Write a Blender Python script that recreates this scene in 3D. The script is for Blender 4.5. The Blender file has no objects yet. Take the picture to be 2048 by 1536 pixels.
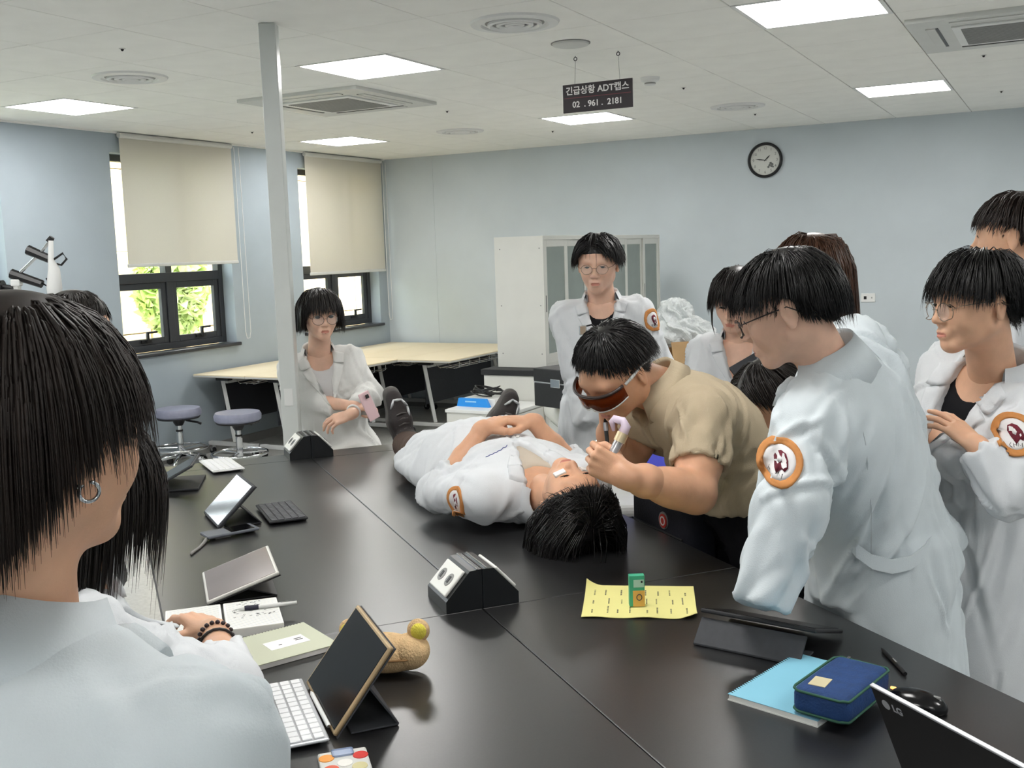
import bpy, bmesh, math, random
import numpy as np
from mathutils import Vector, Matrix

# ------------------------------------------------------------------ camera, world, exposure
SC = bpy.context.scene
COL = SC.collection
CAM = np.array([3.7325, -4.6915, 1.6969])
YAW, PITCH, ROLL = 2.0543, -0.1264, 0.0327


def make_camera():
    ca, sa = math.cos(YAW), math.sin(YAW)
    fwd = np.array([ca * math.cos(PITCH), sa * math.cos(PITCH), math.sin(PITCH)])
    right = np.array([sa, -ca, 0.0])
    down = np.cross(fwd, right)
    r = math.cos(ROLL) * right + math.sin(ROLL) * down
    d = -math.sin(ROLL) * right + math.cos(ROLL) * down
    cam = bpy.data.cameras.new('camera')
    cam.sensor_fit = 'HORIZONTAL'
    cam.sensor_width = 36.0
    cam.lens = 2111.26 * 36.0 / 2048.0
    cam.clip_start = 0.05
    cam.clip_end = 200
    o = bpy.data.objects.new('camera', cam)
    COL.objects.link(o)
    m = Matrix.Identity(4)
    for i in range(3):
        m[i][0], m[i][1], m[i][2], m[i][3] = r[i], -d[i], -fwd[i], CAM[i]
    o.matrix_world = m
    SC.camera = o


make_camera()
w = bpy.data.worlds.new('daylight')
SC.world = w
w.use_nodes = True
bg = w.node_tree.nodes['Background']
bg.inputs[0].default_value = (0.93, 0.97, 1.0, 1)
bg.inputs[1].default_value = 8.0
sun = bpy.data.lights.new('sun', 'SUN')
sun.energy = 10.0
sun.angle = 0.05
sun.color = (1.0, 0.96, 0.88)
so = bpy.data.objects.new('sun', sun)
so.rotation_euler = (math.radians(38), math.radians(6), math.radians(150))
COL.objects.link(so)
SC.view_settings.view_transform = 'Standard'
SC.view_settings.look = 'None'
SC.view_settings.exposure = 0.08
SC.view_settings.gamma = 1.0
SC.view_settings.use_curve_mapping = False
PANEL = 24.0          # emission of the ceiling light panels
SC.cycles.max_bounces = 8
SC.cycles.sample_clamp_indirect = 6.0

# ------------------------------------------------------------------ materials


def lin(c):
    return tuple((x / 12.92 if x <= 0.04045 else ((x + 0.055) / 1.055) ** 2.4) for x in [v / 255.0 for v in c])


MATS = {}


def mat(name, rgb, rough=0.5, metal=0.0, var=0.0, vscale=8.0, bump=0.0, bscale=60.0, stretch=None, spec=0.5,
        emit=None, estr=0.0, alpha=1.0, trans=0.0, sss=0.0, coat=0.0, ior=1.45, col2=None, detail=4.0, ramp=(0.35, 0.65)):
    if name in MATS:
        return MATS[name]
    m = bpy.data.materials.new(name)
    m.use_nodes = True
    nt = m.node_tree
    b = nt.nodes['Principled BSDF']
    c = lin(rgb)
    b.inputs['Base Color'].default_value = (*c, 1)
    b.inputs['Roughness'].default_value = rough
    b.inputs['Metallic'].default_value = metal
    b.inputs['Specular IOR Level'].default_value = spec
    b.inputs['IOR'].default_value = ior
    b.inputs['Alpha'].default_value = alpha
    b.inputs['Transmission Weight'].default_value = trans
    b.inputs['Coat Weight'].default_value = coat
    if sss:
        b.inputs['Subsurface Weight'].default_value = sss
        b.inputs['Subsurface Radius'].default_value = (0.010, 0.004, 0.002)
        b.inputs['Subsurface Scale'].default_value = 0.6
    if emit:
        b.inputs['Emission Color'].default_value = (*lin(emit), 1)
        b.inputs['Emission Strength'].default_value = estr
    tc = mp = None
    if var or bump or col2:
        tc = nt.nodes.new('ShaderNodeTexCoord')
        mp = nt.nodes.new('ShaderNodeMapping')
        nt.links.new(tc.outputs['Object'], mp.inputs[0])
        if stretch:
            mp.inputs['Scale'].default_value = stretch
    if var or col2:
        n = nt.nodes.new('ShaderNodeTexNoise')
        n.inputs['Scale'].default_value = vscale
        n.inputs['Detail'].default_value = detail
        nt.links.new(mp.outputs[0], n.inputs[0])
        r = nt.nodes.new('ShaderNodeValToRGB')
        r.color_ramp.elements[0].position = ramp[0]
        r.color_ramp.elements[1].position = ramp[1]
        c2 = lin(col2) if col2 else tuple(min(1, x * (1 + var)) for x in c)
        c1 = c if col2 else tuple(x * (1 - var) for x in c)
        r.color_ramp.elements[0].color = (*c1, 1)
        r.color_ramp.elements[1].color = (*c2, 1)
        nt.links.new(n.outputs[0], r.inputs[0])
        nt.links.new(r.outputs[0], b.inputs['Base Color'])
    if bump:
        n2 = nt.nodes.new('ShaderNodeTexNoise')
        n2.inputs['Scale'].default_value = bscale
        n2.inputs['Detail'].default_value = 3.0
        nt.links.new(mp.outputs[0], n2.inputs[0])
        bp = nt.nodes.new('ShaderNodeBump')
        bp.inputs['Strength'].default_value = bump
        bp.inputs['Distance'].default_value = 0.01
        nt.links.new(n2.outputs[0], bp.inputs['Height'])
        nt.links.new(bp.outputs[0], b.inputs['Normal'])
    MATS[name] = m
    return m


# ------------------------------------------------------------------ mesh helpers
class MB:
    """collects boxes, tubes, lathes and prisms into one mesh"""

    def __init__(s):
        s.v, s.f, s.m = [], [], []
        s.cur = 0

    def raw(s, vs, fs):
        o = len(s.v)
        s.v += [tuple(float(c) for c in p) for p in vs]
        s.f += [tuple(i + o for i in f) for f in fs]
        s.m += [s.cur] * len(fs)
        return s

    def box(s, c, size, rz=0.0, bev=0.0, seg=2, M=None):
        bm = bmesh.new()
        bmesh.ops.create_cube(bm, size=1.0)
        for v in bm.verts:
            v.co = Vector((v.co.x * size[0], v.co.y * size[1], v.co.z * size[2]))
        if bev:
            bmesh.ops.bevel(bm, geom=bm.edges[:], offset=bev, segments=seg, profile=0.5, affect='EDGES')
        T = Matrix.Translation(c) @ (M if M is not None else Matrix.Rotation(rz, 4, 'Z'))
        bm.verts.index_update()
        s.raw([T @ v.co for v in bm.verts], [[v.index for v in f.verts] for f in bm.faces])
        bm.free()
        return s

    def span(s, lo, hi, bev=0.0, seg=2):
        c = [(a + b) / 2 for a, b in zip(lo, hi)]
        return s.box(c, [abs(b - a) for a, b in zip(lo, hi)], bev=bev, seg=seg)

    def tube(s, pts, r, n=8, closed=False, cap=True):
        P = [np.array(p, float) for p in pts]
        m = len(P)
        rs = [r] * m if np.isscalar(r) else list(r)
        ref = None
        vs, fs = [], []
        for i in range(m):
            if closed:
                t = P[(i + 1) % m] - P[i - 1]
            else:
                t = P[min(i + 1, m - 1)] - P[max(i - 1, 0)]
            L = np.linalg.norm(t)
            t = t / L if L > 1e-9 else np.array([0, 0, 1.0])
            if ref is None:
                ref = np.array([0, 0, 1.0]) if abs(t[2]) < 0.9 else np.array([1.0, 0, 0])
            u = np.cross(t, ref)
            if np.linalg.norm(u) < 1e-6:
                u = np.cross(t, np.array([0.3, 1.0, 0.2]))
            u /= np.linalg.norm(u)
            v = np.cross(u, t)
            ref = v
            for k in range(n):
                a = 2 * math.pi * k / n
                vs.append(P[i] + rs[i] * (math.cos(a) * u + math.sin(a) * v))
        seg = m if closed else m - 1
        for i in range(seg):
            j = (i + 1) % m
            for k in range(n):
                k2 = (k + 1) % n
                fs.append((i * n + k, i * n + k2, j * n + k2, j * n + k))
        if cap and not closed:
            fs.append(tuple(range(n))[::-1])
            fs.append(tuple((m - 1) * n + k for k in range(n)))
        return s.raw(vs, fs)

    def lathe(s, prof, c=(0, 0, 0), n=32, M=None):
        """profile of (radius, z); closed at the ends when radius is 0"""
        vs, fs = [], []
        m = len(prof)
        for (r, z) in prof:
            for k in range(n):
                a = 2 * math.pi * k / n
                vs.append(Vector((r * math.cos(a), r * math.sin(a), z)))
        loop = prof[0][0] > 0 and prof[-1][0] > 0
        for i in range(m if loop else m - 1):
            i2 = (i + 1) % m
            for k in range(n):
                k2 = (k + 1) % n
                if prof[i][0] == 0:
                    fs.append((i * n, i2 * n + k2, i2 * n + k))
                elif prof[i2][0] == 0:
                    fs.append((i * n + k, i * n + k2, i2 * n))
                else:
                    fs.append((i * n + k, i * n + k2, i2 * n + k2, i2 * n + k))
        T = Matrix.Translation(c) @ (M if M is not None else Matrix.Identity(4))
        return s.raw([T @ v for v in vs], fs)

    def prism(s, poly, z0, z1, M=None):
        """closed polygon in xy extruded along z, then moved by M"""
        n = len(poly)
        M = M if M is not None else Matrix.Identity(4)
        vs = [M @ Vector((x, y, z0)) for x, y in poly] + [M @ Vector((x, y, z1)) for x, y in poly]
        fs = [tuple(range(n))[::-1], tuple(range(n, 2 * n))]
        for i in range(n):
            j = (i + 1) % n
            fs.append((i, j, n + j, n + i))
        return s.raw(vs, fs)

    def mesh(s, name, smooth=False):
        me = bpy.data.meshes.new(name)
        me.from_pydata(s.v, [], s.f)
        if any(s.m):
            me.polygons.foreach_set('material_index', s.m)
        if smooth:
            me.polygons.foreach_set('use_smooth', [True] * len(me.polygons))
        me.update()
        return me

    def build(s, name, m, parent=None, smooth=False, auto=None):
        me = s.mesh(name, smooth)
        bm = bmesh.new()
        bm.from_mesh(me)
        bmesh.ops.recalc_face_normals(bm, faces=bm.faces)
        bm.to_mesh(me)
        bm.free()
        if auto:
            sharp_by_angle(me, auto)
        return link(name, me, m, parent)


def sharp_by_angle(me, deg):
    me.polygons.foreach_set('use_smooth', [True] * len(me.polygons))
    me.set_sharp_from_angle(angle=math.radians(deg))


def link(name, me, m=None, parent=None):
    o = bpy.data.objects.new(name, me)
    COL.objects.link(o)
    if m is not None:
        for mm in (m if isinstance(m, (list, tuple)) else [m]):
            me.materials.append(mm)
    if parent is not None:
        o.parent = parent
    return o


def tag(o, label=None, cat=None, group=None, kind=None):
    if label:
        o['label'] = label
    if cat:
        o['category'] = cat
    if group:
        o['group'] = group
    if kind:
        o['kind'] = kind
    return o


def thing(name, label, cat, loc=(0, 0, 0), rz=0.0, group=None):
    o = bpy.data.objects.new(name, None)
    o.empty_display_size = 0.1
    COL.objects.link(o)
    o.location = loc
    o.rotation_euler = (0, 0, rz)
    return tag(o, label, cat, group)


def struct(name, mb, m, parent=None, auto=None):
    o = mb.build(name, m, parent, auto=auto)
    if parent is None:
        o['kind'] = 'structure'
    return o


def text_mesh(s, size, depth=0.0008, bold=0.0, shear=0.0, align='CENTER', spacing=1.0):
    cu = bpy.data.curves.new('lettering', 'FONT')
    cu.body = s
    cu.size = size
    cu.align_x = align
    cu.align_y = 'CENTER'
    cu.extrude = depth
    cu.offset = bold
    cu.shear = shear
    cu.space_character = spacing
    o = bpy.data.objects.new('lettering', cu)
    COL.objects.link(o)
    dg = bpy.context.evaluated_depsgraph_get()
    me = bpy.data.meshes.new_from_object(o.evaluated_get(dg))
    bpy.data.objects.remove(o)
    bpy.data.curves.remove(cu)
    return me


def text(name, s, size, m, parent, M, **k):
    o = link(name, text_mesh(s, size, **k), m, parent)
    o.matrix_local = M
    return o


def copy_tree(o, parent=None):
    c = o.copy()
    COL.objects.link(c)
    c.parent = parent
    for ch in list(o.children):
        copy_tree(ch, c)
    return c


# table frame: n across the table, d along it
TY = 2.4289
EN = np.array([math.sin(TY), -math.cos(TY), 0.0])
ED = np.array([math.cos(TY), math.sin(TY), 0.0])
TROT = TY - math.pi / 2      # rotation that takes +X to EN and +Y to ED
TZ = 0.86


def T(n, d, z=TZ):
    p = EN * n + ED * d
    return (p[0], p[1], z)


# viewing-side frame for people: x to the right of the doorway view, y away from it
VROT = YAW - math.pi / 2
VR = np.array([math.sin(YAW), -math.cos(YAW), 0.0])
VF = np.array([math.cos(YAW), math.sin(YAW), 0.0])


def VP(r, f, z=0.0):
    p = np.array([CAM[0], CAM[1], 0]) + VR * r + VF * f
    return (p[0], p[1], z)

# ------------------------------------------------------------------ room shell
CEIL = 2.72
X0, X1, Y0, Y1 = -2.95, 7.0, -7.2, 5.14
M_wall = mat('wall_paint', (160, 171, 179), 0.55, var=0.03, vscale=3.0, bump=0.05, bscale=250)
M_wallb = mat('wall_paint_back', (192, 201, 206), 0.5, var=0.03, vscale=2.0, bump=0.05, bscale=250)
M_tile = mat('ceiling_tile', (246, 246, 241), 0.9, var=0.02, vscale=5, bump=0.12, bscale=400)
M_grid = mat('ceiling_joint', (120, 120, 116), 0.8, var=0.05)
M_floor = mat('floor_vinyl', (186, 186, 183), 0.35, var=0.08, vscale=40, bump=0.05, bscale=120)
M_frame = mat('window_frame', (52, 54, 58), 0.35, var=0.04)
M_glass = mat('window_glass', (240, 245, 245), 0.02, trans=1.0, ior=1.01, var=0.002)
M_white = mat('white_plastic', (226, 227, 225), 0.4, var=0.02)
M_offw = mat('offwhite_plastic', (205, 206, 202), 0.45, var=0.02)
M_grey = mat('grey_plastic', (138, 138, 136), 0.5, var=0.04)
M_black = mat('black_plastic', (22, 22, 24), 0.4, var=0.06)
M_chrome = mat('chrome', (205, 207, 210), 0.14, metal=1.0, var=0.02)
M_steelw = mat('white_steel', (214, 215, 213), 0.35, var=0.02)

struct('floor', MB().span((X0 - 0.2, Y0 - 0.2, -0.1), (X1 + 0.2, Y1 + 0.2, 0.0)), M_floor)
ceil = struct('ceiling', MB().span((X0 - 0.2, Y0 - 0.2, CEIL + 0.012), (X1 + 0.2, Y1 + 0.2, CEIL + 0.10)), M_grid)
SKIP = set()
LIGHTS = [(v, u) for u in (-10, -5, 0, 5) for v in (-4, 0, 4, 8)]
for (v, u) in LIGHTS:
    SKIP.add((v, u))
tile_me = MB().box((0, 0, 0), (0.5955, 0.5955, 0.012), bev=0.002, seg=1).mesh('tile')
tile_me.materials.append(M_tile)
rest = MB()
for i in range(-5, 12):
    for j in range(-12, 9):
        if (i, j) in SKIP:
            continue
        a0, a1 = max(i * 0.6, X0), min((i + 1) * 0.6, X1)
        b0, b1 = max(j * 0.6, Y0), min((j + 1) * 0.6, Y1)
        if a1 - a0 < 0.02 or b1 - b0 < 0.02:
            continue
        c = ((a0 + a1) / 2, (b0 + b1) / 2, CEIL + 0.006)
        if i < 8 and j > -4:
            o = bpy.data.objects.new('tile', tile_me)
            COL.objects.link(o)
            o.parent = ceil
            o.location = c
            o.scale = ((a1 - a0) / 0.6, (b1 - b0) / 0.6, 1)
        else:
            rest.box(c, (a1 - a0 - 0.0045, b1 - b0 - 0.0045, 0.012))
o = rest.build('tile_field', M_tile, ceil)
o['kind'] = 'stuff'

# left wall: two windows plus an unseen one, added to brighten the table's reflection
WZ0, WZ1 = 0.945, 2.56
WIN = [(1.36, 2.665), (3.67, 4.975), (-0.95, 0.36)]
wl = MB()
ys = [Y0 - 0.2]
for a, b in sorted(WIN):
    ys += [a, b]
ys.append(Y1 + 0.2)
for k in range(0, len(ys), 2):
    wl.span((X0 - 0.22, ys[k], 0), (X0, ys[k + 1], CEIL))
for a, b in WIN:
    wl.span((X0 - 0.22, a, 0), (X0, b, WZ0 - 0.03))
    wl.span((X0 - 0.22, a, WZ1), (X0, b, CEIL))
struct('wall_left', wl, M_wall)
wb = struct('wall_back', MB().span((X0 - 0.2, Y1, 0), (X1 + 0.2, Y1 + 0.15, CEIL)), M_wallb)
MB().span((-2.325, Y1 - 0.004, 0), (-2.305, Y1, CEIL)).build('panel_joint', M_wallb, wb)
struct('wall_right', MB().span((X1, Y0 - 0.2, 0), (X1 + 0.15, Y1 + 0.2, CEIL)), M_wallb)
struct('wall_front', MB().span((X0 - 0.2, Y0 - 0.15, 0), (X1 + 0.2, Y0, CEIL)), M_wallb)
struct('baseboard_left', MB().span((X0, Y0, 0), (X0 + 0.012, Y1, 0.08)), M_grey)
struct('baseboard_back', MB().span((X0 + 0.012, Y1 - 0.012, 0), (X1, Y1, 0.08)), M_grey)
tr = MB()
tr.span((X0, Y0, CEIL - 0.012), (X0 + 0.03, Y1, CEIL))
struct('trim_1', tr, M_tile)


def window(k, a, b):
    x = X0 - 0.15
    root = MB()
    fw = 0.055
    # outer frame, mullion and transom
    for (lo, hi) in [((a, WZ0), (a + fw, WZ1)), ((b - fw, WZ0), (b, WZ1)), ((a + fw, WZ0), (b - fw, WZ0 + fw)),
                     ((a + fw, WZ1 - fw), (b - fw, WZ1))]:
        root.span((x - 0.04, lo[0], lo[1]), (x + 0.03, hi[0], hi[1]), bev=0.004)
    mid = (a + b) / 2
    tz = 1.56
    root.span((x - 0.04, mid - 0.035, WZ0 + fw), (x + 0.03, mid + 0.035, WZ1 - fw), bev=0.004)
    root.span((x - 0.04, a + fw, tz - 0.04), (x + 0.031, b - fw, tz + 0.04), bev=0.004)
    w = struct('window_%d' % k, root, M_frame)
    for (s0, s1) in ((a + fw, mid - 0.035), (mid + 0.035, b - fw)):
        sash = MB()
        z0, z1 = WZ0 + fw, tz - 0.04
        t = 0.055
        for (lo, hi) in [((s0, z0), (s0 + t, z1)), ((s1 - t, z0), (s1, z1)), ((s0 + t, z0), (s1 - t, z0 + t)),
                         ((s0 + t, z1 - t), (s1 - t, z1))]:
            sash.span((x - 0.02, lo[0], lo[1]), (x + 0.018, hi[0], hi[1]), bev=0.005)
        so_ = sash.build('sash', M_frame, w)
        MB().span((x - 0.004, s0 + t, z0 + t), (x + 0.002, s1 - t, z1 - t)).build('pane', M_glass, so_)
        h = MB()
        hy = (s0 + s1) / 2 + 0.02
        h.span((x + 0.018, hy - 0.06, z0 + 0.02), (x + 0.03, hy + 0.06, z0 + 0.05), bev=0.003)
        h.span((x + 0.03, hy - 0.012, z0 + 0.03), (x + 0.05, hy + 0.012, z0 + 0.11), bev=0.003)
        h.span((x + 0.035, hy - 0.012, z0 + 0.098), (x + 0.055, hy + 0.10, z0 + 0.116), bev=0.004)
        h.build('handle', M_black, so_)
        MB().span((x - 0.004, s0, tz + 0.04), (x + 0.002, s1, WZ1 - fw)).build('pane', M_glass, w)
    MB().span((X0 - 0.12, a - 0.03, WZ0 - 0.03), (X0 + 0.035, b + 0.03, WZ0), bev=0.008).build('window_sill', M_frame, w)
    return w


for k, (a, b) in enumerate(WIN):
    window(k + 1, a, b)

# outside: pale building face and foliage
M_out = mat('outside_stone', (232, 206, 160), 0.8, var=0.05, vscale=3)
M_out2 = mat('outside_pane', (60, 66, 72), 0.3, var=0.1)
bld = thing('building', 'pale beige stone-clad building seen outside through the windows', 'building', (-5.4, 4.6, 0))
for i, (y0, y1) in enumerate([(-1.9, -0.62), (-0.6, 0.68), (0.7, 1.98), (2.0, 3.3), (3.32, 4.6), (4.62, 5.9), (5.92, 7.2)]):
    for j in range(4):
        MB().span((-0.25, y0, j * 0.9 + 0.01), (0.0, y1, j * 0.9 + 0.9), bev=0.006, seg=1).build('stone_panel', M_out, bld)
M_leaf = mat('outside_leaf', (196, 220, 128), 0.7, col2=(226, 234, 176), vscale=2.0)
M_bark = mat('outside_bark', (96, 80, 60), 0.9, var=0.2)


def tree(x, y, h, r, label, seed):
    rnd = np.random.default_rng(seed)
    t = thing('leafy_tree', label, 'tree', (x, y, 0), group='trees outside the windows')
    MB().tube([(0, 0, -0.5), (0.03, 0.02, h * 0.5), (0, 0, h * 0.8)], [0.09, 0.07, 0.03]).build('trunk', M_bark, t)
    n = 3000
    p = rnd.normal(size=(n, 3))
    p /= np.linalg.norm(p, axis=1)[:, None]
    p *= (rnd.random((n, 1)) ** 0.4) * r * np.array([[0.8, 1, 1.35]])
    p[:, 2] += h * 0.62
    vs, fs = [], []
    for c in p:
        u = rnd.normal(size=3)
        u /= np.linalg.norm(u)
        v = np.cross(u, rnd.normal(size=3))
        v /= np.linalg.norm(v)
        s = 0.075 + 0.05 * rnd.random()
        o = len(vs)
        vs += [c - u * s, c - v * s * 0.5, c + u * s, c + v * s * 0.5]
        fs.append((o, o + 1, o + 2, o + 3))
    mb = MB()
    mb.raw(vs, fs)
    o = mb.build('foliage', M_leaf, t)
    o['kind'] = 'stuff'


tree(-4.9, 1.95, 2.5, 0.62, 'sunlit leafy tree outside the window with the higher blind', 3)
tree(-4.8, 3.75, 2.3, 0.40, 'sunlit leafy tree outside the window near the room corner', 5)
tree(-5.2, -0.9, 2.6, 0.80, 'sunlit leafy tree outside the added unseen bare window', 7)
M_ground = mat('outside_paving', (170, 168, 160), 0.9, var=0.1)
struct('ground', MB().span((-30, -30, -0.4), (X0 - 0.23, 30, -0.3)), M_ground)

# roller blinds
M_blind = mat('blind_fabric', (198, 194, 182), 0.9, var=0.02, vscale=300, bump=0.1, bscale=500, trans=0.0)
nt = M_blind.node_tree
trn = nt.nodes.new('ShaderNodeBsdfTranslucent')
trn.inputs[0].default_value = (0.78, 0.76, 0.68, 1)
mx = nt.nodes.new('ShaderNodeMixShader')
mx.inputs[0].default_value = 0.08
out = nt.nodes['Material Output']
nt.links.new(nt.nodes['Principled BSDF'].outputs[0], mx.inputs[1])
nt.links.new(trn.outputs[0], mx.inputs[2])
nt.links.new(mx.outputs[0], out.inputs[0])


def blind(y0, y1, z0, label, cordside):
    t = thing('roller_blind', label, 'blind', (X0 + 0.045, (y0 + y1) / 2, z0), group='roller blinds')
    w = y1 - y0
    z1 = CEIL - 0.012 - z0
    n = 40
    vs, fs = [], []
    for j in range(13):
        for i in range(n + 1):
            yy = -w / 2 + w * i / n
            zz = z1 * j / 12
            xx = 0.007 * math.exp(-((i / n - 0.52) / 0.05) ** 2) + 0.002 * math.sin(i * 0.5 + j * 0.1)
            vs.append((xx, yy, zz))
    for j in range(12):
        for i in range(n):
            a = j * (n + 1) + i
            fs.append((a, a + 1, a + n + 2, a + n + 1))
    mb = MB()
    mb.raw(vs, fs)
    mb.build('fabric', M_blind, t, smooth=True)
    MB().box((0.0, 0, -0.008), (0.016, w + 0.012, 0.028), bev=0.006).build('bottom_bar', M_offw, t)
    MB().tube([(0, -w / 2, z1 - 0.015), (0, w / 2, z1 - 0.015)], 0.022, 12).build('roller', M_offw, t)
    c = MB()
    yc = (w / 2 + 0.04) * cordside
    zb = 0.62 + 0.35 - z0
    pts = [(0.0, yc, z1 - 0.02), (0.0, yc + 0.004, zb + 0.06), (0.0, yc + 0.02, zb), (0.0, yc + 0.055, zb + 0.002),
           (0.0, yc + 0.072, zb + 0.06), (0.0, yc + 0.06, z1 - 0.02)]
    c.tube(pts, 0.0035, 6)
    c.build('cord', M_white, t)
    return t


blind(1.425, 2.695, 1.677, 'cream roller blind over the window above the round stools', 1)
blind(3.73, 5.04, 1.53, 'cream roller blind over the window next to the room corner', 0.985)

# service pole
t = thing('service_pole', 'white square steel pole rising from floor to ceiling beside the black table', 'pole', (0.578, -0.889, 0), VROT)
MB().span((-0.037, -0.037, 0), (0.037, 0.037, CEIL - 0.001), bev=0.004).build('shaft', mat('pole_paint', (205, 209, 206), 0.3, var=0.02), t)
MB().span((-0.06, -0.06, 0), (0.06, 0.06, 0.012), bev=0.003).build('base_plate', M_steelw, t)
MB().span((-0.02, -0.0395, 1.02), (0.02, -0.0368, 1.10), bev=0.001).build('cover_plate', M_white, t)

# ceiling lights
M_panel = mat('light_panel', (255, 255, 255), 0.5, emit=(255, 253, 250), estr=PANEL)
p_fr = MB()
for (a, b) in [((-0.298, -0.298), (0.298, -0.278)), ((-0.298, 0.278), (0.298, 0.298)), ((-0.298, -0.278), (-0.278, 0.278)),
               ((0.278, -0.278), (0.298, 0.278))]:
    p_fr.span((a[0], a[1], -0.002), (b[0], b[1], 0.01))
fr_me = p_fr.mesh('frame')
fr_me.materials.append(M_white)
di_me = MB().span((-0.279, -0.279, 0.0), (0.279, 0.279, 0.004)).mesh('diffuser')
di_me.materials.append(M_panel)
for (v, u) in LIGHTS:
    lab = {(0, 0): 'square LED ceiling panel beside the top of the white pole', (-4, 0): 'square LED ceiling panel over the scanner stand near the window wall',
           (0, 5): 'square LED ceiling panel right behind the hanging black sign', (-4, 5): 'square LED ceiling panel close to the blind in the room corner',
           (4, 0): 'square LED ceiling panel next to the cassette unit above the students', (4, 5): 'square LED ceiling panel near the back wall past the wall clock'}.get(
        (v, u), 'square LED ceiling panel over the unseen near part of the room')
    t = thing('ceiling_light', lab, 'ceiling light', (v * 0.6 + 0.3, u * 0.6 + 0.3, CEIL), group='square LED ceiling panels')
    link('frame', fr_me, None, t)
    link('diffuser', di_me, None, t)


# cassette air conditioners
def cassette(cx, cy, label):
    t = thing('air_conditioner', label, 'air conditioner', (cx, cy, CEIL), group='ceiling cassettes')
    p = MB()
    p.prism([(-0.47, -0.47), (0.47, -0.47), (0.47, 0.47), (-0.47, 0.47)], -0.022, 0.0)
    p.build('panel', M_offw, t)
    MB().box((0, 0, -0.026), (0.56, 0.56, 0.010), bev=0.004).build('grille_frame', M_white, t)
    g = MB()
    for k in range(22):
        y = -0.23 + k * 0.0219
        g.box((0, y, -0.031), (0.48, 0.010, 0.006))
    g.build('intake_grille', M_grey, t)
    for k in range(4):
        a = k * math.pi / 2
        M = Matrix.Rotation(a, 4, 'Z')
        s = MB()
        s.box(M @ Vector((0, 0.345, -0.0225)), (0.56, 0.012, 0.004), rz=a)
        s.build('outlet_slot', M_black, t)
        s = MB()
        s.box(M @ Vector((0, 0.375, -0.024)), (0.56, 0.045, 0.006), rz=a, bev=0.002)
        s.build('louvre', M_offw, t)


cassette(-0.59, 1.2, 'square four-way ceiling cassette air conditioner behind the white pole')
cassette(3.49, 1.27, 'square four-way ceiling cassette air conditioner above the man with folded arms')


def diffuser(cx, cy, label):
    t = thing('air_diffuser', label, 'air vent', (cx, cy, CEIL), group='round ceiling diffusers')
    MB().lathe([(0.0, 0.0), (0.205, 0.0), (0.20, -0.010), (0.155, -0.014), (0.15, -0.004), (0.0, -0.003)], n=40).build('outer_ring', M_white, t, auto=30)
    MB().lathe([(0.148, -0.0035), (0.118, -0.0045), (0.0, -0.004)], n=40).build('dark_gap', M_grey, t)
    for r in (0.125, 0.085, 0.045):
        MB().lathe([(r, -0.006), (r, -0.016), (r - 0.012, -0.020), (r - 0.022, -0.012), (r - 0.022, -0.006)], n=36).build('cone_ring', M_white, t, auto=30)


diffuser(1.485, -0.27, 'round ceiling air diffuser near the hanging black sign')
diffuser(-0.916, -0.292, 'round ceiling air diffuser to the window side of the white pole')
diffuser(-0.896, 3.319, 'round ceiling diffuser between the corner and the cassette unit')
diffuser(1.5, 3.375, 'round ceiling diffuser above the wall clock side')
t = thing('ceiling_speaker', 'flat white round ceiling speaker just above the hanging sign', 'speaker', (1.491, 0.332, CEIL))
MB().lathe([(0.0, 0), (0.095, 0), (0.09, -0.012), (0.075, -0.016), (0.0, -0.016)], n=36).build('cover', M_offw, t, auto=30)
MB().lathe([(0.1, 0.0), (0.1, -0.004), (0.094, -0.004)], n=36).build('rim', M_grey, t)
t = thing('smoke_detector', 'small white smoke detector on the ceiling beside the sign', 'detector', (1.435, 1.641, CEIL))
MB().lathe([(0, 0), (0.06, 0), (0.055, -0.02), (0.035, -0.03), (0.032, -0.045), (0, -0.048)], n=28).build('housing', M_white, t, auto=35)
MB().lathe([(0.0345, -0.032), (0.0345, -0.040), (0.03, -0.040)], n=28).build('sensor_slot', M_grey, t)
for (a, b) in [(-0.55, -1.47), (-3.64, 3.6), (-0.52, 3.55), (-0.49, 6.5), (2.45, 3.64), (2.47, 6.6), (5.47, 3.56), (5.48, 6.51)]:
    t = thing('sprinkler', 'tiny dark sprinkler nozzle set flush in a ceiling tile', 'sprinkler', (a * 0.6, b * 0.6, CEIL), group='sprinkler nozzles')
    MB().lathe([(0, 0), (0.016, 0), (0.015, -0.002), (0, -0.003)], n=16).build('escutcheon', M_offw, t)
    MB().lathe([(0, -0.003), (0.008, -0.003), (0.007, -0.007), (0.004, -0.012), (0, -0.013)], n=12).build('nozzle', M_black, t)

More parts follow.
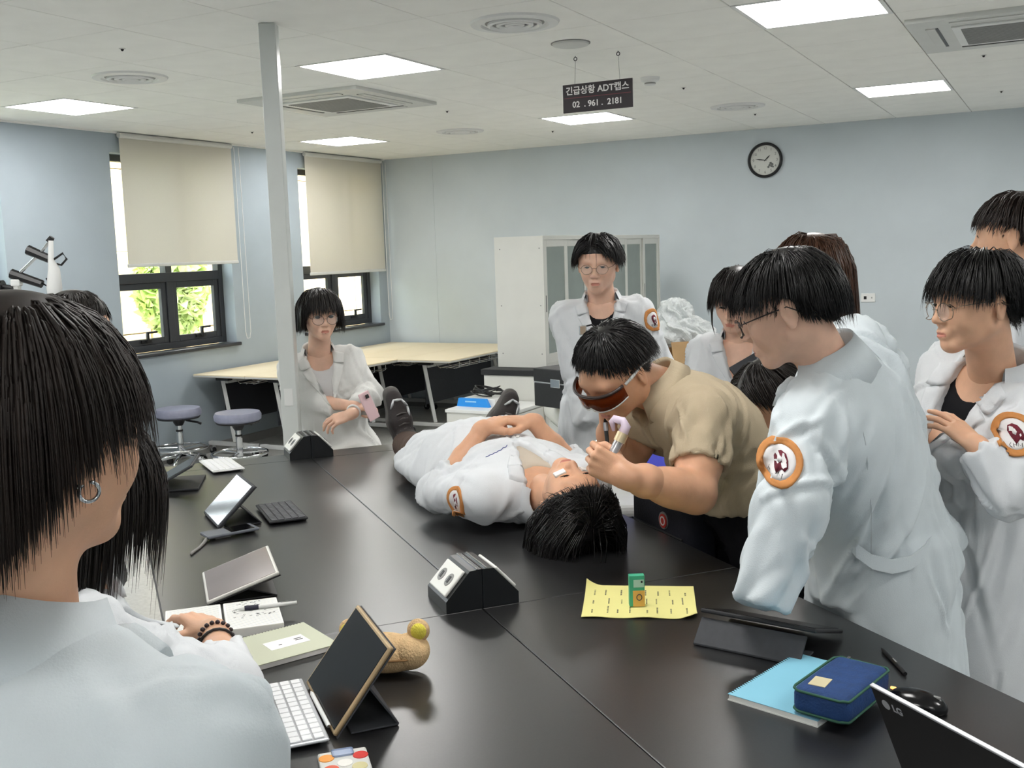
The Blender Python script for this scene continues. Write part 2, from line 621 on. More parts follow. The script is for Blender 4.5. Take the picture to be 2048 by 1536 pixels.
# hanging sign
M_sign = mat('sign_face', (52, 46, 50), 0.35, var=0.05)
t = thing('hanging_sign', 'black hanging sign with white Korean lettering and a phone number', 'sign', (1.4835, 0.684, 2.424))
MB().box((0, 0, 0.075), (0.405, 0.006, 0.150), bev=0.0025).build('board', M_sign, t)
MB().box((0, -0.0033, 0.0775), (0.385, 0.001, 0.004)).build('divider_line', mat('sign_line', (110, 60, 66), 0.5, var=0.05), t)
M_let = mat('sign_letter', (232, 230, 228), 0.5, var=0.02)
RX = Matrix.Rotation(math.pi / 2, 4, 'X')
text('lettering', '긴급상황 ADT캡스', 0.047, M_let, t, Matrix.Translation((0.0, -0.0034, 0.112)) @ RX, bold=0.0008)
text('lettering', '02  . 961 .  2181', 0.044, M_let, t, Matrix.Translation((0.0, -0.0034, 0.040)) @ RX, bold=0.0008)
for sx in (-0.13, 0.13):
    MB().tube([(sx, 0, 0.15), (sx * 0.95, 0, 0.272)], 0.0012, 5).build('wire', M_grey, t)
    ring = [(sx * 0.95 + 0.009 * math.cos(a), 0, 0.281 + 0.009 * math.sin(a)) for a in np.linspace(0, 2 * math.pi, 13)[:-1]]
    h = MB()
    h.tube(ring, 0.0022, 6, closed=True)
    h.tube([(sx * 0.95, 0, 0.288), (sx * 0.95, 0, 0.296)], 0.002, 6)
    h.build('hook', M_black, t)

# wall clock
t = thing('wall_clock', 'round wall clock with black rim and white face', 'clock', (1.27, Y1 - 0.002, 2.435))
MX = Matrix.Rotation(math.pi / 2, 4, 'X')
MB().lathe([(0.134, 0.0), (0.158, 0.0), (0.16, 0.02), (0.148, 0.034), (0.136, 0.03), (0.134, 0.012)], n=56, M=MX).build('rim', M_black, t, auto=35)
MB().lathe([(0, 0.0), (0.135, 0.0), (0.135, 0.012), (0, 0.012)], n=48, M=MX).build('face', mat('clock_face', (205, 206, 200), 0.35, var=0.01), t)
M_num = mat('clock_print', (112, 114, 112), 0.6, var=0.02)
for k in range(1, 13):
    a = math.radians(90 - 30 * k)
    text('numeral', str(k), 0.034, M_num, t, Matrix.Translation((0.108 * math.cos(a), -0.0125, 0.108 * math.sin(a))) @ RX, depth=0.0003)


def hand(ang, L, wd, y):
    a = math.radians(ang)
    d = np.array([math.cos(a), 0, math.sin(a)])
    nrm = np.array([-math.sin(a), 0, math.cos(a)])
    P = [-d * 0.015 + nrm * wd * .3, d * L * .55 + nrm * wd, d * L, d * L * .55 - nrm * wd, -d * .015 - nrm * wd * .3]
    mb = MB()
    vs = [p + np.array([0, y, 0]) for p in P] + [p + np.array([0, y - 0.0012, 0]) for p in P]
    mb.raw(vs, [(0, 1, 2, 3, 4), (9, 8, 7, 6, 5)] + [(i, (i + 1) % 5, 5 + (i + 1) % 5, 5 + i) for i in range(5)])
    return mb


hand(172, 0.095, 0.005, -0.016).build('minute_hand', M_black, t)
hand(44, 0.065, 0.006, -0.0145).build('hour_hand', M_black, t)
# cluster of leaf marks printed at the lower right of the clock face
for k, (x, z, r) in enumerate([(0.05, -0.03, 0.014), (0.066, -0.04, 0.012), (0.04, -0.046, 0.011), (0.058, -0.056, 0.013), (0.03, -0.062, 0.012), (0.072, -0.062, 0.010)]):
    MB().lathe([(0, 0.0121), (r, 0.0121), (r * 0.9, 0.0126), (0, 0.0126)], c=(x, 0, z), n=5, M=MX @ Matrix.Rotation(k, 4, 'Z')).build('printed_leaf', M_num, t)

# wall outlets
for (x, lab, kind) in [(2.04, 'white wall socket plate with two curved outlets', 0), (2.185, 'white wall data plate with one dark port', 1)]:
    t = thing('wall_outlet', lab, 'outlet', (x, Y1, 1.17))
    MB().box((0, -0.004, 0), (0.122, 0.008, 0.076), bev=0.003).build('plate', M_white, t)
    if kind == 0:
        for s in (-1, 1):
            pts = [(s * 0.026 + 0.018 * math.cos(a), -0.009, -0.006 + 0.018 * math.sin(a)) for a in np.linspace(0.2, math.pi - 0.2, 9)]
            MB().tube(pts, 0.0025, 5).build('socket_arc', M_grey, t)
        MB().lathe([(0, 0.008), (0.007, 0.008), (0.007, 0.0095), (0, 0.0095)], c=(0, 0, 0.018), n=14, M=MX).build('indicator', M_black, t)
    else:
        MB().box((-0.025, -0.0085, 0.0), (0.024, 0.002, 0.028), bev=0.0008).build('port', M_black, t)
        MB().box((0.032, -0.0085, 0.0), (0.008, 0.002, 0.014), bev=0.0008).build('button', M_grey, t)

# ------------------------------------------------------------------ black lab table
M_top = mat('table_laminate', (27, 27, 28), 0.30, var=0.22, vscale=220, bump=0.02, bscale=700, spec=0.5, ior=1.85)
M_edge = mat('table_edge', (26, 26, 28), 0.4, var=0.05)
NL, NS, NR = -1.013, -0.31, 0.393
DS = [-1.395, -1.545, -3.624, -5.70, -5.85]
lab_table = thing('lab_table', 'long black-topped laboratory table with thin seams between its panels', 'table', T(0, 0, 0), TROT)
for (a, b) in ((NL, NS), (NS, NR)):
    for k in range(4):
        lo, hi = DS[k + 1], DS[k]
        MB().span((a + 0.0012, lo + 0.0012, TZ - 0.03), (b - 0.0012, hi - 0.0012, TZ), bev=0.0015, seg=1).build('top_panel', M_top, lab_table)
M_tsteel = mat('table_steel', (70, 72, 76), 0.4, metal=0.6, var=0.03)
for d in (-1.62, -3.624, -5.63):
    for n in (NL + 0.12, NR - 0.12):
        MB().span((n - 0.03, d - 0.03, 0.0), (n + 0.03, d + 0.03, TZ - 0.03), bev=0.004).build('leg', M_tsteel, lab_table)
    MB().span((NL + 0.15, d - 0.025, TZ - 0.09), (NR - 0.15, d + 0.025, TZ - 0.0301), bev=0.003).build('cross_beam', M_tsteel, lab_table)
for n in (NL + 0.12, NR - 0.12):
    MB().span((n - 0.02, -5.6, 0.18), (n + 0.02, -1.65, 0.23), bev=0.003).build('stretcher', M_tsteel, lab_table)
MB().span((NS - 0.12, -5.5, 0.25), (NS + 0.12, -1.75, TZ - 0.0305), bev=0.003).build('cable_duct', M_edge, lab_table)


def on_table(name, label, cat, n, d, rz=0.0, group=None, z=TZ):
    return thing(name, label, cat, T(n, d, z), TROT + rz, group)


M_sock = mat('socket_plate', (226, 226, 220), 0.35, var=0.01)
M_box = mat('power_box', (24, 26, 28), 0.32, var=0.05)


def power_box(d0, label):
    t = on_table('power_box', label, 'power box', NS + 0.002, d0, group='table power boxes')
    L = 0.145
    prof = [(-0.091, 0.0), (-0.091, 0.028), (-0.030, 0.094), (-0.001, 0.096), (-0.001, 0.0)]
    MR = Matrix(((1, 0, 0, 0), (0, 0, 1, 0), (0, 1, 0, 0), (0, 0, 0, 1)))
    for s in (-1, 1):
        b = MB()
        b.prism([(s * x * -1 if s > 0 else x, z) for x, z in prof], 0.0, L, M=MR)
        b.build('housing', M_box, t)
        c = Vector((s * 0.061, L / 2, 0.061))
        ang = math.atan2(0.066, 0.061)
        M = Matrix.Rotation(s * ang if s < 0 else ang, 4, 'Y')
        M = Matrix.Rotation(ang * (1 if s > 0 else -1), 4, 'Y')
        nrm = M @ Vector((0, 0, 1))
        p = MB()
        p.box(c + nrm * 0.004, (0.074, 0.118, 0.008), M=M, bev=0.003)
        pl = p.build('socket_plate', M_sock, t)
        for k in (-1, 1):
            MB().lathe([(0, 0.0), (0.017, 0.0), (0.0165, 0.0012), (0, 0.0012)], c=c + nrm * 0.008 + Vector((0, k * 0.026, 0)), n=20, M=M).build('socket', M_grey, pl)
            MB().box(c + nrm * 0.0095 + Vector((0, k * 0.026, 0)), (0.018, 0.010, 0.002), M=M).build('socket_cover', M_black, pl)
        MB().box(Vector((s * 0.012, L / 2, 0.0965)), (0.004, L, 0.003)).build('metal_strip', M_chrome, t)
    return t


power_box(-3.622, 'black wedge power box with white sockets near the sleeping patient')
power_box(-1.543, 'black wedge power box with white sockets at the pole end of the table')

# ------------------------------------------------------------------ stationery and devices on the table
M_paper = mat('white_paper', (236, 236, 232), 0.8, var=0.01)
M_dark = mat('dark_case', (34, 35, 38), 0.6, var=0.08, vscale=60, bump=0.05, bscale=300)
M_dark2 = mat('charcoal_case', (58, 60, 64), 0.65, var=0.06, vscale=60)
M_screen = mat('screen_glass', (9, 9, 11), 0.16, var=0.02, spec=0.25)
M_gold = mat('gold_trim', (196, 170, 132), 0.3, metal=0.7, var=0.03)
M_key = mat('key_white', (232, 233, 235), 0.5, var=0.01)
M_alu = mat('aluminium', (186, 188, 192), 0.35, metal=0.5, var=0.02)
M_ink = mat('ink', (60, 62, 70), 0.7, var=0.05)
M_inkb = mat('ink_blue', (44, 62, 140), 0.7, var=0.05)

# light blue spiral notebook and pencil case
M_cyan = mat('cyan_cover', (134, 194, 216), 0.5, var=0.02)
t = on_table('spiral_notebook', 'light blue spiral notebook lying under the navy pencil case', 'notebook', 0.077, -4.329, math.radians(25))
MB().box((0, 0, 0.001), (0.256, 0.18, 0.002)).build('back_cover', M_paper, t)
MB().box((0, 0, 0.0065), (0.252, 0.177, 0.009)).build('pages', M_paper, t)
MB().box((0, 0, 0.012), (0.256, 0.18, 0.0015), bev=0.0006).build('cover', M_cyan, t)
co = MB()
for k in range(34):
    x = -0.12 + k * 0.24 / 33
    co.tube([(x + 0.001 * math.sin(a), 0.087 + 0.006 * math.cos(a), 0.0065 + 0.0075 * math.sin(a)) for a in np.linspace(0, 2 * math.pi, 9)[:-1]], 0.0007, 5, closed=True)
co.build('spiral', M_black, t)
M_navy = mat('navy_cloth', (30, 62, 112), 0.75, var=0.12, vscale=40, bump=0.25, bscale=220)
M_green = mat('green_piping', (44, 88, 70), 0.7, var=0.05)
t = on_table('pencil_case', 'navy fabric pencil case with green piping and a cream label', 'pencil case', 0.082, -4.425, math.radians(27), z=TZ + 0.0128)
bm_ = MB()
bm_.box((0, 0, 0.026), (0.185, 0.105, 0.052), bev=0.016, seg=4)
body = bm_.build('body', M_navy, t, smooth=True)
for zz in (0.009, 0.046):
    rr = []
    for (cx, cy, a0) in [(0.076, 0.037, 0), (-0.076, 0.037, 90), (-0.076, -0.037, 180), (0.076, -0.037, 270)]:
        for a in np.linspace(a0, a0 + 90, 6):
            rr.append((cx + 0.0165 * math.cos(math.radians(a)), cy + 0.0155 * math.sin(math.radians(a)), zz + 0.001 * math.sin(a * 0.1)))
    MB().tube(rr, 0.0024, 6, closed=True).build('piping', M_green, t, smooth=True)
MB().box((-0.05, 0.018, 0.0525), (0.04, 0.03, 0.0012), rz=0.1).build('label_patch', mat('cream_label', (206, 196, 160), 0.7, var=0.05), t)
MB().box((0.092, 0.03, 0.047), (0.018, 0.005, 0.003), bev=0.001).build('zip_pull', M_chrome, t)

t = on_table('stylus_pen', 'black stylus pen lying near the table edge beside the pencil case', 'pen', 0.311, -4.295, math.radians(68.3))
MB().tube([(-0.067, 0, 0.0045), (-0.06, 0, 0.0045), (0.05, 0, 0.0045), (0.0665, 0, 0.0045)], [0.0038, 0.0045, 0.0045, 0.001], 10).build('barrel', M_black, t, auto=40)
MB().box((-0.01, 0, 0.009), (0.02, 0.003, 0.001)).build('button', M_grey, t)

# black tablet case half folded, on the right side
t = on_table('tablet', 'tablet in a black folio case propped low in front of the white sleeve', 'tablet', 0.115, -4.12, math.radians(-57))
M_ = Matrix.Rotation(math.radians(-18), 4, 'X')
MB().box((0.0, 0.075, 0.0385), (0.252, 0.172, 0.009), M=M_, bev=0.003).build('tablet_body', M_dark, t)
MB().box((0.0, 0.075, 0.0435), (0.236, 0.156, 0.001), M=M_).build('screen', M_screen, t)
MB().box((-0.01, -0.022, 0.0255), (0.23, 0.062, 0.004), M=Matrix.Rotation(math.radians(45), 4, 'X'), bev=0.001).build('stand_flap', M_dark2, t)
MB().box((-0.01, -0.005, 0.003), (0.23, 0.08, 0.004), bev=0.001).build('case_flap', M_dark2, t)

# yellow sheet
M_yel = mat('yellow_paper', (229, 222, 146), 0.8, var=0.02)
t = on_table('memo_sheet', 'yellow lined sheet covered in faint handwriting under the small mint box', 'paper', 0.04, -3.748, math.radians(-29))
nx, ny = 28, 22
vs, fs = [], []
for j in range(ny + 1):
    for i in range(nx + 1):
        u, v = i / nx, j / ny
        x, y = (u - 0.5) * 0.262, (v - 0.5) * 0.232
        z = 0.0015 + 0.018 * max(0, (0.16 - u) / 0.16) ** 2 * max(0, (v - 0.3) / 0.7) ** 2 + 0.003 * (1 - v) ** 6 * (0.5 + 0.5 * math.sin(u * 14))
        if u > 0.85 and v < 0.2:
            z += 0.01 * ((u - 0.85) / 0.15) * ((0.2 - v) / 0.2)
        vs.append((x, y, z))
for j in range(ny):
    for i in range(nx):
        a = j * (nx + 1) + i
        if i == nx - 1 and j == 0:
            continue
        fs.append((a, a + 1, a + nx + 2, a + nx + 1))
mb = MB()
mb.raw(vs, fs)
mb.raw([(x, y, z - 0.0012) for x, y, z in vs], [f[::-1] for f in fs])
mb.build('sheet', M_yel, t, smooth=True)
rnd = random.Random(4)
wr = MB()
for k in range(24):
    x = -0.105 + (k % 8) * 0.03 + rnd.uniform(-0.006, 0.006)
    y0 = -0.09 + (k // 8) * 0.062
    n = rnd.randint(3, 6)
    for i in range(n):
        y = y0 + i * 0.008
        wr.tube([(x + 0.002 * math.sin(q * 2.1 + k), y + 0.0011 * q, 0.0045) for q in range(5)], 0.0004, 4)
wr.build('handwriting', M_ink, t)

# small mint box standing on the sheet
M_mint = mat('mint_card', (70, 172, 136), 0.45, var=0.02)
M_oran = mat('orange_card', (226, 178, 92), 0.5, var=0.04)
t = on_table('gum_box', 'small green and orange carton standing upright on the yellow sheet', 'box', 0.018, -3.776, math.radians(-21), z=TZ + 0.0028)
MB().box((0, 0, 0.038), (0.036, 0.018, 0.074), bev=0.0015).build('carton', M_mint, t)
MB().box((0.004, -0.0094, 0.020), (0.0275, 0.0008, 0.038)).build('orange_panel', M_oran, t)
MB().box((0.004, -0.0094, 0.056), (0.024, 0.0008, 0.018)).build('white_panel', mat('mint_light', (176, 214, 196), 0.5, var=0.02), t)
ringp = [(0.005 + 0.006 * math.cos(a), -0.0100, 0.023 + 0.007 * math.sin(a)) for a in np.linspace(0, 2 * math.pi, 15)[:-1]]
MB().tube(ringp, 0.0011, 5, closed=True).build('ring_print', M_ink, t)
MB().box((0.011, -0.0100, 0.06), (0.004, 0.0006, 0.005)).build('dark_print', M_black, t)

# laptop at the right edge of the scene
t = on_table('laptop', 'black laptop seen from behind its lid with LG letters and a silver edge', 'laptop', -0.05, -4.76)
MB().span((0.0, -0.345, 0.002), (0.225, 0.0, 0.017), bev=0.004).build('base', M_black, t)
MB().span((0.03, -0.32, 0.0172), (0.12, -0.025, 0.0182)).build('keyboard', M_dark2, t)
Ml = Matrix.Translation((-0.002, 0, 0.012)) @ Matrix.Rotation(math.radians(-23), 4, 'Y')
lid = MB()
lid.box(Ml @ Vector((0, -0.1725, 0.112)), (0.006, 0.345, 0.224), M=Matrix.Rotation(math.radians(-23), 4, 'Y'), bev=0.002)
lo_ = lid.build('lid', mat('laptop_black', (12, 12, 13), 0.5, var=0.05, spec=0.3), t)
MB().box(Ml @ Vector((0.0, -0.1725, 0.2245)), (0.0065, 0.345, 0.0035), M=Matrix.Rotation(math.radians(-23), 4, 'Y'), bev=0.001).build('silver_edge', M_alu, lo_)
MB().box(Ml @ Vector((0.0037, -0.1725, 0.112)), (0.001, 0.325, 0.205), M=Matrix.Rotation(math.radians(-23), 4, 'Y')).build('screen', M_screen, lo_)
Mt = Ml @ Matrix.Translation((-0.0034, -0.046, 0.203)) @ Matrix(((0, 0, -1, 0), (-1, 0, 0, 0), (0, 1, 0, 0), (0, 0, 0, 1)))
text('lettering', 'LG', 0.016, M_alu, lo_, Mt, depth=0.0003, bold=0.0004)
MB().lathe([(0, 0), (0.0075, 0), (0.0075, 0.0006), (0, 0.0006)], c=Ml @ Vector((-0.0034, -0.024, 0.203)), n=20, M=Matrix.Rotation(math.radians(-113), 4, 'Y')).build('round_logo', M_alu, lo_)

t = on_table('computer_mouse', 'black computer mouse with a small orange light behind the laptop lid', 'mouse', 0.205, -4.475, math.radians(-60))
vs = MB()
prof = []
bmx = bmesh.new()
bmesh.ops.create_uvsphere(bmx, u_segments=24, v_segments=12, radius=1.0)
for v in bmx.verts:
    v.co = Vector((v.co.x * 0.055, v.co.y * 0.032, max(v.co.z, -0.25) * 0.028 + 0.007))
mm = bpy.data.meshes.new('shell')
bmx.to_mesh(mm)
bmx.free()
mm.polygons.foreach_set('use_smooth', [True] * len(mm.polygons))
link('shell', mm, mat('mouse_gloss', (16, 16, 18), 0.18, var=0.04), t)
MB().box((0.035, 0.0, 0.0275), (0.014, 0.006, 0.006), bev=0.002).build('wheel', M_grey, t)
MB().box((-0.045, 0.012, 0.0225), (0.010, 0.005, 0.004), bev=0.001).build('indicator_light', mat('orange_led', (255, 180, 110), 0.4, emit=(255, 170, 90), estr=2.5), t)


# keyboards
def keyboard(label, n, d, rz, L, Wd, thick, rows, cols, mbody, mkey, group=None):
    t = on_table('keyboard', label, 'keyboard', n, d, rz, group)
    MB().box((0, 0, 0.007 + thick / 2), (Wd, L, thick), bev=0.003).build('body', mbody, t)
    for s in (-1, 1):
        MB().box((Wd * 0.42, s * L * 0.4, 0.005), (0.012, 0.03, 0.010), bev=0.002).build('foot', mbody, t)
    kw, kl = (Wd - 0.012) / rows, (L - 0.012) / cols
    km = MB().box((0, 0, 0), (kw * 0.84, kl * 0.86, 0.003), bev=0.0008, seg=1).mesh('key')
    km.materials.append(mkey)
    sp = MB().box((0, 0, 0), (kw * 0.84, kl * 5.0, 0.003), bev=0.0008, seg=1).mesh('key')
    sp.materials.append(mkey)
    for i in range(rows):
        for j in range(cols):
            if i == 0 and 4 <= j < 9:
                if j == 6:
                    o = link('key', sp, None, t)
                    o.location = (-Wd / 2 + 0.006 + kw * (i + 0.5), -L / 2 + 0.006 + kl * 6.5, 0.008 + thick)
                continue
            o = link('key', km, None, t)
            o.location = (-Wd / 2 + 0.006 + kw * (i + 0.5), -L / 2 + 0.006 + kl * (j + 0.5), 0.008 + thick)
    return t


keyboard('slim white wireless keyboard in front of the gold-edged tablet', -0.842, -4.018, math.radians(-1), 0.285, 0.115, 0.006, 5, 13, M_alu, M_key)
keyboard('small black wireless keyboard lying alone near the folio tablet', -0.588, -2.463, math.radians(1.5), 0.262, 0.122, 0.007, 5, 13, M_dark, mat('key_grey', (70, 71, 76), 0.5, var=0.03))
keyboard('white compact keyboard at the far end of the table by the pole', -0.674, -1.535, math.radians(6), 0.27, 0.125, 0.006, 5, 12, M_white, M_key)


# tablets on folded stands: x points away from the user's side
def tablet(label, n, d, rz, L, H, tilt, mcase, mtrim, mscr, stand=True, base_len=0.10, group=None, lift=0.0):
    t = on_table('tablet', label, 'tablet', n, d, rz, group)
    M = Matrix.Translation((0, 0, 0.005 + lift)) @ Matrix.Rotation(-(math.pi / 2 - tilt), 4, 'Y')
    Rm = Matrix.Rotation(-(math.pi / 2 - tilt), 4, 'Y')
    # panel plane: local x = up the panel, z = towards the user
    R2 = Matrix(((math.cos(tilt), 0, -math.sin(tilt), 0), (0, 1, 0, 0), (math.sin(tilt), 0, math.cos(tilt), 0), (0, 0, 0, 1)))
    T2 = Matrix.Translation((0, 0, 0.006 + lift)) @ R2
    b = MB().box(T2 @ Vector((H / 2, 0, 0)), (H, L, 0.009), M=R2, bev=0.0035).build('tablet_body', mtrim, t)
    MB().box(T2 @ Vector((H / 2, 0, 0.0046)), (H - 0.014, L - 0.014, 0.0012), M=R2, bev=0.0004).build('screen', mscr, t)
    MB().box(T2 @ Vector((H / 2, 0, -0.0055)), (H + 0.003, L + 0.003, 0.003), M=R2, bev=0.001).build('back_cover', mcase, t)
    if stand:
        pz = H * 0.55
        top = T2 @ Vector((pz, 0, -0.007))
        bx = top.x + 0.02 + base_len * 0.5
        f = MB()
        for (p, q) in [((top.x, top.z), (bx, 0.003)), ((0.03, 0.003), (bx, 0.003))]:
            dx, dz = q[0] - p[0], q[1] - p[1]
            ln = math.hypot(dx, dz)
            a = math.atan2(dz, dx)
            f.box(((p[0] + q[0]) / 2, 0, (p[1] + q[1]) / 2), (ln, L * 0.96, 0.0035), M=Matrix.Rotation(-a, 4, 'Y'), bev=0.001)
        f.build('folded_stand', mcase, t)
    return t, T2, R2


gt, T2, R2 = tablet('gold-edged tablet with a black screen standing over the white keyboard', -0.775, -4.018, 0.0, 0.252, 0.18, math.radians(52), M_dark2, M_gold, M_screen, base_len=0.06)
p = thing('stylus_pencil', 'white stylus pencil held along the lower edge of the gold-edged tablet', 'pen', T(-0.775, -4.018), TROT)
MB().tube([T2 @ Vector((0.004, y, 0.009)) for y in (-0.10, -0.095, 0.05, 0.064)], [0.003, 0.0042, 0.0042, 0.001], 10).build('barrel', M_white, p, auto=40)
MB().tube([T2 @ Vector((0.004, y, 0.009)) for y in (-0.101, -0.1005)], 0.003, 10).build('end_cap', M_chrome, p)

tablet('dark tablet leaning on a black folio stand beside the phone with a strap', -0.81, -2.449, math.radians(5), 0.232, 0.17, math.radians(44), M_dark, M_dark2, mat('screen_grey', (46, 50, 54), 0.07, var=0.25, vscale=9), base_len=0.09)
tablet('tablet in a clear-edged case lying low on a black folded stand', -0.90, -3.17, math.radians(-3), 0.262, 0.185, math.radians(17), M_black, mat('clear_bumper', (196, 194, 188), 0.25, var=0.03), mat('screen_warm', (116, 106, 104), 0.12, var=0.03), base_len=0.10)
t = on_table('folio_tablet', 'black folio case opened like a tent at the far corner of the table', 'tablet', -0.86, -1.80, math.radians(-12))
MB().box((0, 0.0, 0.005), (0.17, 0.25, 0.008), bev=0.002).build('base_cover', M_dark, t)
R_ = Matrix.Rotation(math.radians(-28), 4, 'Y')
MB().box(Vector((-0.085, 0, 0.010)) + R_ @ Vector((0.088, 0, 0.0)), (0.176, 0.25, 0.008), M=R_, bev=0.002).build('lid', M_dark2, t)
MB().box(Vector((-0.085, 0, 0.010)) + R_ @ Vector((0.088, 0, 0.005)), (0.160, 0.235, 0.001), M=R_).build('screen', M_screen, t)

# phone with a strap
t = on_table('phone', 'grey phone with a wrist strap lying between two tablets', 'phone', -0.773, -2.64, math.radians(14.4))
MB().box((0, 0, 0.012), (0.162, 0.076, 0.009), bev=0.004).build('body', mat('phone_case', (92, 96, 104), 0.5, var=0.05), t)
MB().box((0.03, 0, 0.0168), (0.075, 0.064, 0.0008)).build('screen', M_screen, t)
MB().box((-0.03, 0, 0.004), (0.05, 0.05, 0.0078), bev=0.002).build('grip', M_grey, t)
MB().tube([(-0.08, -0.02, 0.008), (-0.10, -0.05, 0.005), (-0.125, -0.085, 0.004), (-0.165, -0.13, 0.004), (-0.17, -0.142, 0.005)], [0.005, 0.005, 0.004, 0.005, 0.004], 8).build('strap', mat('strap_grey', (132, 130, 126), 0.6, var=0.1), t, smooth=True)

# open gridded notebook, pen and khaki spiral notebook
t = on_table('open_notebook', 'open white gridded notebook with handwriting under the resting hand', 'notebook', -0.885, -3.46, math.radians(-4))
for (x0, x1) in ((-0.128, -0.003), (0.003, 0.128)):
    MB().span((x0, -0.095, 0.0), (x1, 0.095, 0.022), bev=0.002).build('page_block', M_paper, t)
gl = MB()
for k in range(24):
    y = -0.088 + k * 0.0076
    gl.span((0.008, y - 0.0002, 0.0221), (0.124, y + 0.0002, 0.0224))
    gl.span((-0.124, y - 0.0002, 0.0221), (-0.008, y + 0.0002, 0.0224))
gl.build('grid_lines', mat('grid_line', (196, 198, 200), 0.8, var=0.01), t)
wr = MB()
rnd = random.Random(9)
for k in range(46):
    x = 0.02 + rnd.random() * 0.09
    y = rnd.uniform(-0.03, 0.085)
    wr.tube([(x + 0.0013 * q, y + 0.0016 * math.sin(q * 2 + k), 0.0226) for q in range(5)], 0.0004, 4)
wr.build('handwriting', M_ink, t)
t = on_table('gel_pen', 'white gel pen with a dark grip lying across the open notebook', 'pen', -0.785, -3.448, math.radians(-6.7), z=TZ + 0.0226)
MB().tube([(-0.07, 0, 0.005), (-0.055, 0, 0.005), (0.055, 0, 0.005), (0.07, 0, 0.005)], [0.0008, 0.0045, 0.005, 0.0045], 10).build('barrel', M_white, t, auto=40)
MB().tube([(-0.05, 0, 0.005), (-0.018, 0, 0.005)], 0.0056, 10).build('grip', mat('grip_navy', (36, 34, 52), 0.6, var=0.05), t)
MB().box((0.05, 0, 0.0105), (0.035, 0.003, 0.001)).build('clip', M_chrome, t)

t = on_table('spiral_notebook', 'khaki spiral notebook with a white label lying by the bracelet hand', 'notebook', -0.812, -3.672, math.radians(15))
MB().box((0, 0, 0.006), (0.235, 0.17, 0.011), bev=0.001).build('pages', M_paper, t)
MB().box((0, 0, 0.0122), (0.238, 0.174, 0.0015)).build('cover', mat('khaki_cover', (190, 194, 172), 0.6, var=0.02), t)
MB().box((0.035, -0.005, 0.0132), (0.09, 0.05, 0.0006)).build('label', M_paper, t)
bars = MB()
for y0, x0, x1 in ((0.012, 0.055, 0.072), (0.003, 0.055, 0.072), (0.0, 0.015, 0.022)):
    bars.span((x0, y0 - 0.012, 0.0135), (x1, y0 - 0.009, 0.0139))
bars.build('label_print', M_ink, t)
co = MB()
for k in range(30):
    x = -0.11 + k * 0.22 / 29
    co.tube([(x, 0.086 + 0.0055 * math.cos(a), 0.0065 + 0.007 * math.sin(a)) for a in np.linspace(0, 2 * math.pi, 9)[:-1]], 0.0007, 5, closed=True)
co.build('spiral', M_black, t)

# plush with round ears behind the gold tablet
M_plush = mat('peach_plush', (222, 188, 142), 0.95, var=0.08, vscale=60, bump=0.5, bscale=260)
M_plush2 = mat('yellow_plush', (228, 214, 86), 0.95, var=0.08, vscale=60, bump=0.5, bscale=260)
t = on_table('plush_pouch', 'peach plush pouch with two round yellow-lined ears behind the tablet', 'plush', -0.615, -3.885, math.radians(-27))


def blob(name, parent, m, items, res=16):
    mb = MB()
    bmx = bmesh.new()
    for (c, r) in items:
        ret = bmesh.ops.create_uvsphere(bmx, u_segments=res * 2, v_segments=res, radius=1.0)
        for v in ret['verts']:
            v.co = Vector((v.co.x * r[0] + c[0], v.co.y * r[1] + c[1], v.co.z * r[2] + c[2]))
    me = bpy.data.meshes.new(name)
    bmx.to_mesh(me)
    bmx.free()
    me.polygons.foreach_set('use_smooth', [True] * len(me.polygons))
    return link(name, me, m, parent)


blob('body', t, M_plush, [((0, 0, 0.036), (0.088, 0.050, 0.036)), ((0.052, 0, 0.042), (0.040, 0.045, 0.036)), ((-0.052, 0, 0.042), (0.040, 0.045, 0.036)), ((0, 0, 0.044), (0.07, 0.044, 0.034))])
for s in (-1, 1):
    e = blob('ear', t, M_plush, [((s * 0.070, 0.004, 0.084), (0.023, 0.014, 0.024))])
    blob('ear_lining', e, M_plush2, [((s * 0.072, -0.006, 0.085), (0.016, 0.010, 0.017))])
MB().tube([(-0.08, -0.030, 0.042), (-0.05, -0.046, 0.04), (0.0, -0.051, 0.039), (0.05, -0.046, 0.04), (0.08, -0.03, 0.042)], 0.002, 6).build('zip', mat('zip_brown', (150, 112, 70), 0.7, var=0.05), t)

# phone with round stickers at the bottom of the scene
t = on_table('phone', 'phone in a case covered with round coloured stickers near the white keyboard', 'phone', -0.785, -4.285, math.radians(-6))
MB().box((0, 0, 0.005), (0.082, 0.16, 0.010), bev=0.004).build('body', M_offw, t)
for k, (x, y, c) in enumerate([(-0.028, 0.055, (226, 150, 60)), (0.028, 0.05, (206, 66, 62)), (0.0, 0.03, (228, 226, 220)), (-0.024, 0.015, (214, 90, 60)), (0.022, 0.012, (204, 196, 150))]):
    MB().lathe([(0, 0.01), (0.013, 0.01), (0.0125, 0.0112), (0, 0.0115)], c=(x, y, 0), n=18).build('sticker', mat('sticker_%d' % k, c, 0.4, var=0.02), t)
MB().box((0.0, 0.066, 0.011), (0.036, 0.024, 0.003), bev=0.004).build('camera_bump', mat('bump_blue', (150, 164, 190), 0.3, var=0.05), t)

# ------------------------------------------------------------------ stools
M_vinyl = mat('grey_vinyl', (132, 134, 152), 0.38, var=0.05, vscale=30, bump=0.1, bscale=200)


